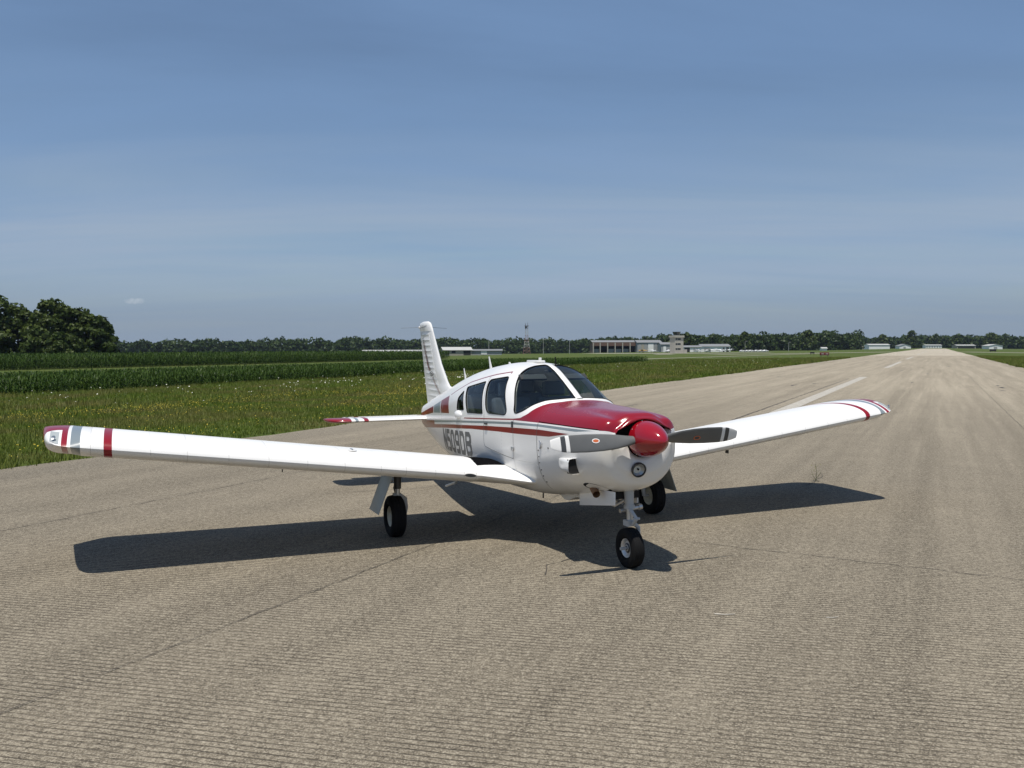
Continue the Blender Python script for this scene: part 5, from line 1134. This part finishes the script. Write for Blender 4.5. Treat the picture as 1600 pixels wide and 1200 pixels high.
# moulded fin cap
cz = [(2.222, 1.0), (2.27, 1.15), (2.315, 1.2), (2.345, 1.05), (2.362, .75), (2.371, .3)]
rings = []
for z, k in cz:
    xl, xt = lerp_tab(FLE, z), lerp_tab(FTE, z); c = xl - xt; out = []
    for j in range(28):
        a = 2*math.pi*j/28; out.append(((xl+xt)/2 + c/2*math.cos(a), k*0.034*math.sin(a)*(1 if math.cos(a) > -.2 else .75), z))
    rings.append(out)
v, f = loft(rings, True, True, True); m = MB(); m.add(v, f); cap = m.build('fin_cap', M_WHITE, AIR)
m = MB(); m.revolve([(-.03, .0), (-.022, .016), (.0, .022), (.022, .018), (.03, .0)], (1, 0, 0), (-6.235, 0, 2.285), 14); m.build('tail_lamp', M_DECALW, cap)
for sd in (-1, 1):
    m = MB(); m.tube([(-5.86, sd*.03, 2.285), (-6.02, sd*.36, 2.27)], [.003, .002], 6); m.build('whisker_antenna', M_DKGREY, cap)
    # diagonal twin pinstripe and oval emblem on the tail
    def tail_pt(x, z, off):
        xl, xt = lerp_tab(FLE, z), lerp_tab(FTE, z); c = xl - xt; a = np.clip((xl - x)/c, 0, 1); t = 0.075 if z > 1.55 else .06
        return (x, sd*(5*t*(0.2969*math.sqrt(a) - 0.126*a - 0.3516*a*a + 0.2843*a**3 - 0.1036*a**4)*c + off), z)
    for nm, mt, dx, z0, z1, wd in (('pinstripe', M_DKGREY, 0.0, 1.31, 1.545, .018), ('pinstripe', M_REDLINE, -.045, 1.31, 1.545, .014), ('pinstripe', M_DKGREY, 0.0, 1.635, 2.12, .034), ('pinstripe', M_REDLINE, -.065, 1.635, 2.06, .036)):
        Vp = []; N = 24
        for k in range(N + 1):
            z = z0 + (z1 - z0)*k/N; s = (z - 1.57); x = lerp_tab(PIN, z) + dx*(1 - .6*max(0, s/.55))
            ww = wd*(1 - .5*max(0, s/.55)); Vp += [tail_pt(x - ww/2, z, .0085), tail_pt(x + ww/2, z, .0085)]
        mesh_obj(nm, Vp, [(2*k, 2*k+1, 2*k+3, 2*k+2) for k in range(N)], mt, rud)
    Vo = []; N = 30
    for ra, rb in ((.090, .034), (.074, .023), (.045, .009)):
        for k in range(N):
            a = 2*math.pi*k/N; Vo.append(tail_pt(-5.55 + ra*math.cos(a), 1.592 + rb*math.sin(a) + .0*math.cos(a), .009))
    mesh_obj('oval_emblem', Vo, [(k, (k+1) % N, N+(k+1) % N, N+k) for k in range(N)], M_DKGREY, rud)
    mesh_obj('emblem_centre', Vo[2*N:], [tuple(range(N))], M_DKGREY, rud)
    # script scribble on the fin cap
    P = []
    for k in range(40):
        t = k/39; P.append((-6.13 + .34*t, sd*.041*(1 - .12*abs(t-.5)), 2.262 + .045*t + .007*math.sin(t*26)))
    m = MB(); m.tube(P, .0025, 5); m.build('script_lettering', M_DKGREY, cap)
# stabilator: all-moving tailplane with rounded red tips and trim tab
def stab():
    SL, STE, SZ = -5.40, -6.03, 0.945
    rings = []; xs, up, lo = airfoil(20, 0.10, 0.0001)
    sec = np.concatenate([np.stack([xs[::-1], up[::-1]], 1), np.stack([xs[1:], lo[1:]], 1)])
    for y, xl, xt, th in ((-1.57, -5.74, -5.86, .3), (-1.565, -5.66, -5.93, .6), (-1.545, -5.57, -5.98, .8), (-1.51, -5.49, -6.01, .93), (-1.45, -5.43, STE, 1), (-1.36, SL, STE, 1), (-.7, SL, STE, 1), (0, SL, STE, 1)):
        c = xl - xt; rings.append([(xl - a*c, y, SZ + b*(SL - STE)*th) for a, b in sec])
    rings += [[(x, -y, z) for x, y, z in r] for r in rings[-2::-1]]
    v, f = loft(rings, True, True, True); m = MB(); m.add(v, f); o = m.build('stabilator', M_STAB, AIR)
    for sd in (-1, 1):
        sec = [(-6.036, .012), (-6.036, -.012), (-6.14, -.003), (-6.14, .003)]; v, f = loft([[(x, sd*y, SZ + z) for x, z in sec] for y in (.12, 1.24)], True, True, True); m = MB(); m.add(v, f); m.build('trim_tab', M_STAB, o, smooth=False)
stab()
# ---- antennas and roof fittings ----------------------------------------------------------------------------
def blade_ant(x, h, sweep, name, mat, w=.055, y=0.0):
    z = sta(x)[1] - .01; rings = []
    for t in (0, .5, 1.0):
        c = w*(1 - .62*t); xx = x - sweep*t; out = []
        for k in range(10):
            a = 2*math.pi*k/10; out.append((xx + c/2*math.cos(a), y + .007*math.sin(a)*(1-.5*t), z + (h+.01)*t))
        rings.append(out)
    v, f = loft(rings, True, False, True); m = MB(); m.add(v, f); return m.build(name, mat, AIR)
blade_ant(-4.20, .185, .08, 'blade_antenna', M_WHITE, .085); blade_ant(-3.30, .175, .08, 'blade_antenna', M_WHITE, .10)
blade_ant(-2.70, .035, .04, 'roof_fairing', M_WHITE, .12)
m = MB(); m.tube([(-1.585, .04, sta(-1.585)[1]), (-1.60, .04, sta(-1.6)[1] + .10)], [.009, .006], 8); m.build('temperature_probe', M_BLACK, AIR)
m = MB(); m.box((-2.14, -.05, sta(-2.1)[1]-.005), (-1.86, .05, sta(-2.1)[1] + .022)); rv = m.build('roof_vent', M_WHITE, AIR, bevel=.010)
m = MB(); m.box((-1.905, -.012, sta(-2.1)[1] + .02), (-1.875, .012, sta(-2.1)[1] + .052)); m.build('vent_tab', M_WHITE, rv, bevel=.004)
m = MB(); m.tube([(-4.9, -.03, sta(-4.9)[0] + .01), (-4.9, -.03, sta(-4.9)[0] - .06)], .006, 8); m.build('tail_drain', M_DKMETAL, AIR)
m = MB(); m.tube([(-1.35, -.22, sta(-1.35)[0] + .02), (-1.35, -.22, sta(-1.35)[0] - .045)], .008, 8); m.build('belly_drain', M_DKMETAL, AIR)
# small white air scoop on the side of the rear cabin
c = Vector(on_side(-2.98, 1.185, 0)); m = MB(); rr = []
for k in range(8):
    t = k/7; r = .052*math.sin(math.pi*(0.12 + .85*t))**.8; rr.append([(c.x - .14 + .25*t, c.y - max(r*.8, .003)*math.cos(a), c.z + max(r, .003)*math.sin(a)) for a in np.linspace(-math.pi/2, math.pi/2, 12)])
v, f = loft(rr, False); m.add(v, f); m.build('side_vent_fairing', M_WHITE, AIR)
# ---- registration ------------------------------------------------------------------------------------------
GLYPH = {  # heavy block strokes on a 0..1 box: each stroke a polyline
 'N': [[(.1, 0), (.1, 1)], [(.1, .98), (.9, .02)], [(.9, 0), (.9, 1)]],
 '5': [[(.92, .91), (.1, .91), (.1, .56), (.70, .56), (.88, .46), (.88, .20), (.72, .09), (.08, .09)]],
 '0': [[(.1, .24), (.1, .76), (.28, .91), (.72, .91), (.9, .76), (.9, .24), (.72, .09), (.28, .09), (.1, .24)]],
 '9': [[(.08, .09), (.70, .09), (.9, .24), (.9, .76), (.72, .91), (.28, .91), (.1, .76), (.1, .58), (.26, .45), (.88, .45)]],
 'D': [[(.1, 0), (.1, 1)], [(.1, .91), (.66, .91), (.9, .74), (.9, .26), (.66, .09), (.1, .09)]],
 'B': [[(.1, 0), (.1, 1)], [(.1, .91), (.68, .91), (.86, .80), (.86, .64), (.68, .52), (.1, .52)], [(.68, .52), (.9, .40), (.9, .20), (.70, .09), (.1, .09)]]}
def side_letters(txt, x_tail, x_nose, z_tail, z_nose, hgt, mat, off, sd):
    n = len(txt); pitch = (x_nose - x_tail)/n; lw = pitch*.85; sw = .060
    for i, ch in enumerate(txt):
        V = []; F = []
        for stroke in GLYPH[ch]:
            P = [np.array((a*lw, b*hgt)) for a, b in stroke]; Q = []
            for a, b in zip(P[:-1], P[1:]):
                m = max(1, int(np.linalg.norm(b - a)/.03)); Q += [a + (b - a)*k/m for k in range(m)]
            Q.append(P[-1]); base = len(V)
            for k, q in enumerate(Q):
                d0 = Q[k] - Q[k-1] if k else Q[1] - Q[0]; d1 = Q[k+1] - Q[k] if k < len(Q)-1 else d0
                d0 = d0/np.linalg.norm(d0); d1 = d1/np.linalg.norm(d1); d = d0 + d1; d /= np.linalg.norm(d); s = np.array((-d[1], d[0]))*sw/2/max(.6, float(d @ d0))
                for r in (q - s, q + s):
                    r = np.array((min(max(r[0], 0), lw), min(max(r[1], 0), hgt))); t = (i*pitch + r[0])/(x_nose - x_tail)
                    if sd > 0: xx = x_nose - (i*pitch + r[0]); t = 1 - t
                    else: xx = x_tail + i*pitch + r[0]
                    V.append(on_side(xx + .05*r[1]/hgt*0, z_tail + (z_nose - z_tail)*t + r[1], off, sd))
            F += [(base + 2*k, base + 2*k + 1, base + 2*k + 3, base + 2*k + 2) for k in range(len(Q)-1)]
        mesh_obj('registration_letter', V, F, mat, AIR, False)
for sd in (-1, 1): side_letters('N509DB', -4.0, -2.49, .655, .738, .282, M_LETTER, .0025, sd)
# ---- cabin -------------------------------------------------------------------------------------------------
m = MB(); m.box((-3.0, -.42, .66), (-1.15, .42, .68)); m.build('cabin_floor', M_SEAT, AIR)
m = MB(); 
v, f = loft([[(x, y*w, z) for y, z in ((-1, 1.02), (-1, z1 - .06), (-.85, z1 - .02), (-.5, z1), (.5, z1), (.85, z1 - .02), (1, z1 - .06), (1, 1.02))] for x, w, z1 in ((-.98, .44, 1.40), (-1.10, .49, 1.415), (-1.30, .515, 1.40), (-1.33, .515, 1.385))], False, True, True)
m.add(v, f); m.build('instrument_panel', M_PANEL, AIR)
def seat(x, y):
    m = MB(); m.box((x - .02, y - .22, .80), (x + .46, y + .22, .93)); s = m.build('seat', M_SEAT, AIR, bevel=.04, seg=3)
    m = MB(); m.box((-.06, -.22, 0), (.06, .22, .56), Matrix.Translation((x - .02, y, .88)) @ Matrix.Rotation(R(-12), 4, 'Y')); m.build('seat_back', M_SEAT, s, bevel=.045, seg=3)
    m = MB(); m.box((-.04, -.13, 0), (.04, .13, .16), Matrix.Translation((x - .15, y, 1.44)) @ Matrix.Rotation(R(-8), 4, 'Y')); m.build('headrest', M_SEAT, s, bevel=.03, seg=3)
for x, y in ((-1.95, -.27), (-1.95, .27), (-2.75, -.25), (-2.75, .25)): seat(x, y)
for y in (-.27, .27):
    m = MB(); m.tube([(-1.33, y, 1.20), (-1.45, y, 1.22)], .012, 8); m.tube([(-1.46, y - .15, 1.30), (-1.46, y - .16, 1.20), (-1.46, y - .10, 1.14), (-1.46, y + .10, 1.14), (-1.46, y + .16, 1.20), (-1.46, y + .15, 1.30)], .013, 8); m.build('control_yoke', M_BLACK, AIR)
m = MB(); m.revolve([(0, .012), (.012, .06), (.022, .06), (.03, .0)], (0, 0, -1), (-1.66, 0, 1.742), 16); m.build('overhead_console', M_PANEL, AIR)
for sd in (-1, 1):
    m = MB(); m.box((-.012, -.15, -.045), (.012, .15, .045), Matrix.Translation((-1.56, sd*.24, 1.665)) @ Matrix.Rotation(R(-58), 4, 'Y')); m.build('sun_visor', M_PANEL, AIR, bevel=.008)
# ---- landing gear ------------------------------------------------------------------------------------------
def tyre_prof(ro, w, ri):
    h = w/2; return [(-h*.55, ri), (-h*.86, ri + (ro-ri)*.16), (-h, ri + (ro-ri)*.48), (-h*.92, ri + (ro-ri)*.76), (-h*.74, ro*.972), (-h*.50, ro*.992), (-h*.42, ro*.985), (-h*.36, ro*.997), (-h*.14, ro), (-h*.10, ro*.988), (h*.10, ro*.988), (h*.14, ro), (h*.36, ro*.997), (h*.42, ro*.985), (h*.50, ro*.992), (h*.74, ro*.972), (h*.92, ri + (ro-ri)*.76), (h, ri + (ro-ri)*.48), (h*.86, ri + (ro-ri)*.16), (h*.55, ri)]
def wheel(parent, x, y, ro, w, ri, rim_mat, dark_hub):
    m = MB(); m.revolve(tyre_prof(ro, w, ri), (0, 1, 0), (x, y, ro - .006), 40); t = m.build('tyre', M_BLACK, parent)
    m = MB(); h = w*.30; m.revolve([(-h, .0), (-h, ri*.35), (-h*.7, ri*.42), (-h*.6, ri*.70), (-h*1.05, ri*.86), (-h*1.15, ri*1.02), (h*1.15, ri*1.02), (h*1.05, ri*.86), (h*.6, ri*.70), (h*.7, ri*.42), (h, ri*.35), (h, 0)], (0, 1, 0), (x, y, ro - .006), 32)
    m.build('wheel_rim', rim_mat, parent)
    if dark_hub:
        for s in (-1, 1):
            m = MB(); m.revolve([(0, .0), (0, ri*.55), (.004, ri*.5), (.012, ri*.22), (.016, 0)], (0, s, 0), (x, y + s*h*.72, ro - .006), 20); m.build('hub_cap', M_DKMETAL, parent)
# nose gear
m = MB(); m.tube([(-.03, 0, .82), (-.012, 0, .545)], [.052, .040], 20); m.tube([(-.014, 0, .56), (-.011, 0, .525)], [.050, .050], 20); ng = m.build('nose_gear_strut', M_GEAR, AIR)
m = MB(); m.tube([(-.012, 0, .55), (-.004, 0, .40)], .029, 16); m.build('oleo_piston', M_METAL, ng)
m = MB(); m.box((-.045, -.045, .375), (.040, .045, .425)); 
for s in (1,):
    m.tube([(-.006, s*.040, .395), (-.002, s*.088, .350), (0, s*.092, .26), (0, s*.090, .170)], [.020, .020, .017, .014], 10)
m.tube([(0, -.098, .174), (0, .098, .174)], .014, 12); m.build('wheel_fork', M_GEAR, ng, bevel=.0)
m = MB(); m.tube([(.045, -.02, .52), (.115, 0, .455)], [.020, .014], 10); m.tube([(.115, 0, .455), (.045, .0, .395)], [.014, .020], 10); m.tube([(.110, -.03, .455), (.110, .03, .455)], .012, 10); m.build('torque_link', M_GEAR, ng)
m = MB(); m.tube([(-.05, -.075, .505), (-.05, .115, .525)], .020, 12); m.tube([(-.05, .115, .525), (-.05, .15, .53)], [.028, .026], 12); m.build('shimmy_damper', M_METAL, ng)
m = MB(); m.tube([(-.06, -.04, .57), (-.30, -.10, .63)], .013, 8); m.tube([(-.06, .04, .56), (-.42, .05, .66)], .018, 8); m.build('drag_link', M_GEAR, ng)
m = MB(); m.tube([(-.05, -.03, .60), (-.11, -.10, .545), (-.145, -.105, .545)], [.012, .016, .010], 8); m.build('steering_arm', M_METAL, ng)
wheel(ng, 0.0, 0.0, .181, .125, .084, M_RIM, True)
m = MB(); m.box((-.46, -.13, sta(-.3)[0] - .012), (-.05, .13, sta(-.3)[0] + .05)); m.build('nose_wheel_well_shade', M_DARK, AIR)  # solid black box paints the shade of the wheel well
# main gear
def main_gear(sd):
    X, Y = -2.118, sd*1.579; zt = WZ0 + WK*1.579 - .02
    m = MB(); m.tube([(X, Y - sd*.03, zt + .03), (X, Y - sd*.03, .50)], [.045, .038], 16); m.box((X - .05, Y - sd*.03 - .05, .655), (X + .05, Y - sd*.03 + .05, .735)); g = m.build('main_gear_strut', M_DKMETAL, AIR)
    m = MB(); m.tube([(X, Y - sd*.03, .52), (X, Y - sd*.03, .40)], .026, 14); m.build('oleo_piston', M_METAL, g)
    m = MB(); m.tube([(X, Y + sd*.02, .435), (X, Y - sd*.05, .425), (X, Y - sd*.105, .385), (X, Y - sd*.118, .30), (X, Y - sd*.105, .215)], [.024, .030, .030, .026, .022], 12); m.tube([(X, Y - sd*.11, .216), (X, Y + sd*.05, .216)], .018, 12); m.build('axle_leg', M_GEAR, g)
    m = MB(); m.tube([(X - .05, Y - sd*.03, .56), (X - .13, Y - sd*.03, .49)], .012, 8); m.tube([(X - .13, Y - sd*.03, .49), (X - .05, Y - sd*.03, .42)], .012, 8); m.build('torque_link', M_DKMETAL, g)
    m = MB(); m.tube([(X + .02, Y - sd*.03, .68), (X + .02, Y - sd*.30, zt + .01)], .018, 10); m.build('side_brace', M_DKMETAL, g)
    m = MB(); m.tube([(X, Y + sd*.02, .58), (X + .01, Y + sd*.10, .565)], .008, 6); m.build('door_rod', M_METAL, g)
    ti = 21 if sd < 0 else 21
    M = Matrix.Translation((X, Y + sd*.035, zt + .02)) @ Matrix.Rotation(R(sd*ti), 4, 'X')
    m = MB(); m.box((-.17, -.005, -.535), (.19, .005, 0), M); m.build('gear_door', M_DOOR, g, bevel=.002)
    wheel(g, X, Y, .219, .158, .105, M_HUB, False)
    m = MB(); m.box((X - .2, min(Y - sd*.45, Y + sd*.04), zt - .012), (X + .2, max(Y - sd*.45, Y + sd*.04), zt + .0)); 
for sd in (-1, 1): main_gear(sd)

# ---- summer haze: one even box of air round everything -------------------------------------------------------------
def haze():
    m = MB(); m.box((-2600, -400, -12), (2600, 3400, 45)); t = NT('haze_air'); v = t.n('ShaderNodeVolumePrincipled')
    v.inputs['Color'].default_value = (0.62, 0.74, 0.92, 1); v.inputs['Density'].default_value = 0.00005; v.inputs['Anisotropy'].default_value = 0.2
    t.l(v.outputs[0], t.out.inputs['Volume']); o = m.build('haze', t.m, None, smooth=False); tag(o, 'thin blue summer haze over the whole airfield', 'haze', kind='stuff')
haze()
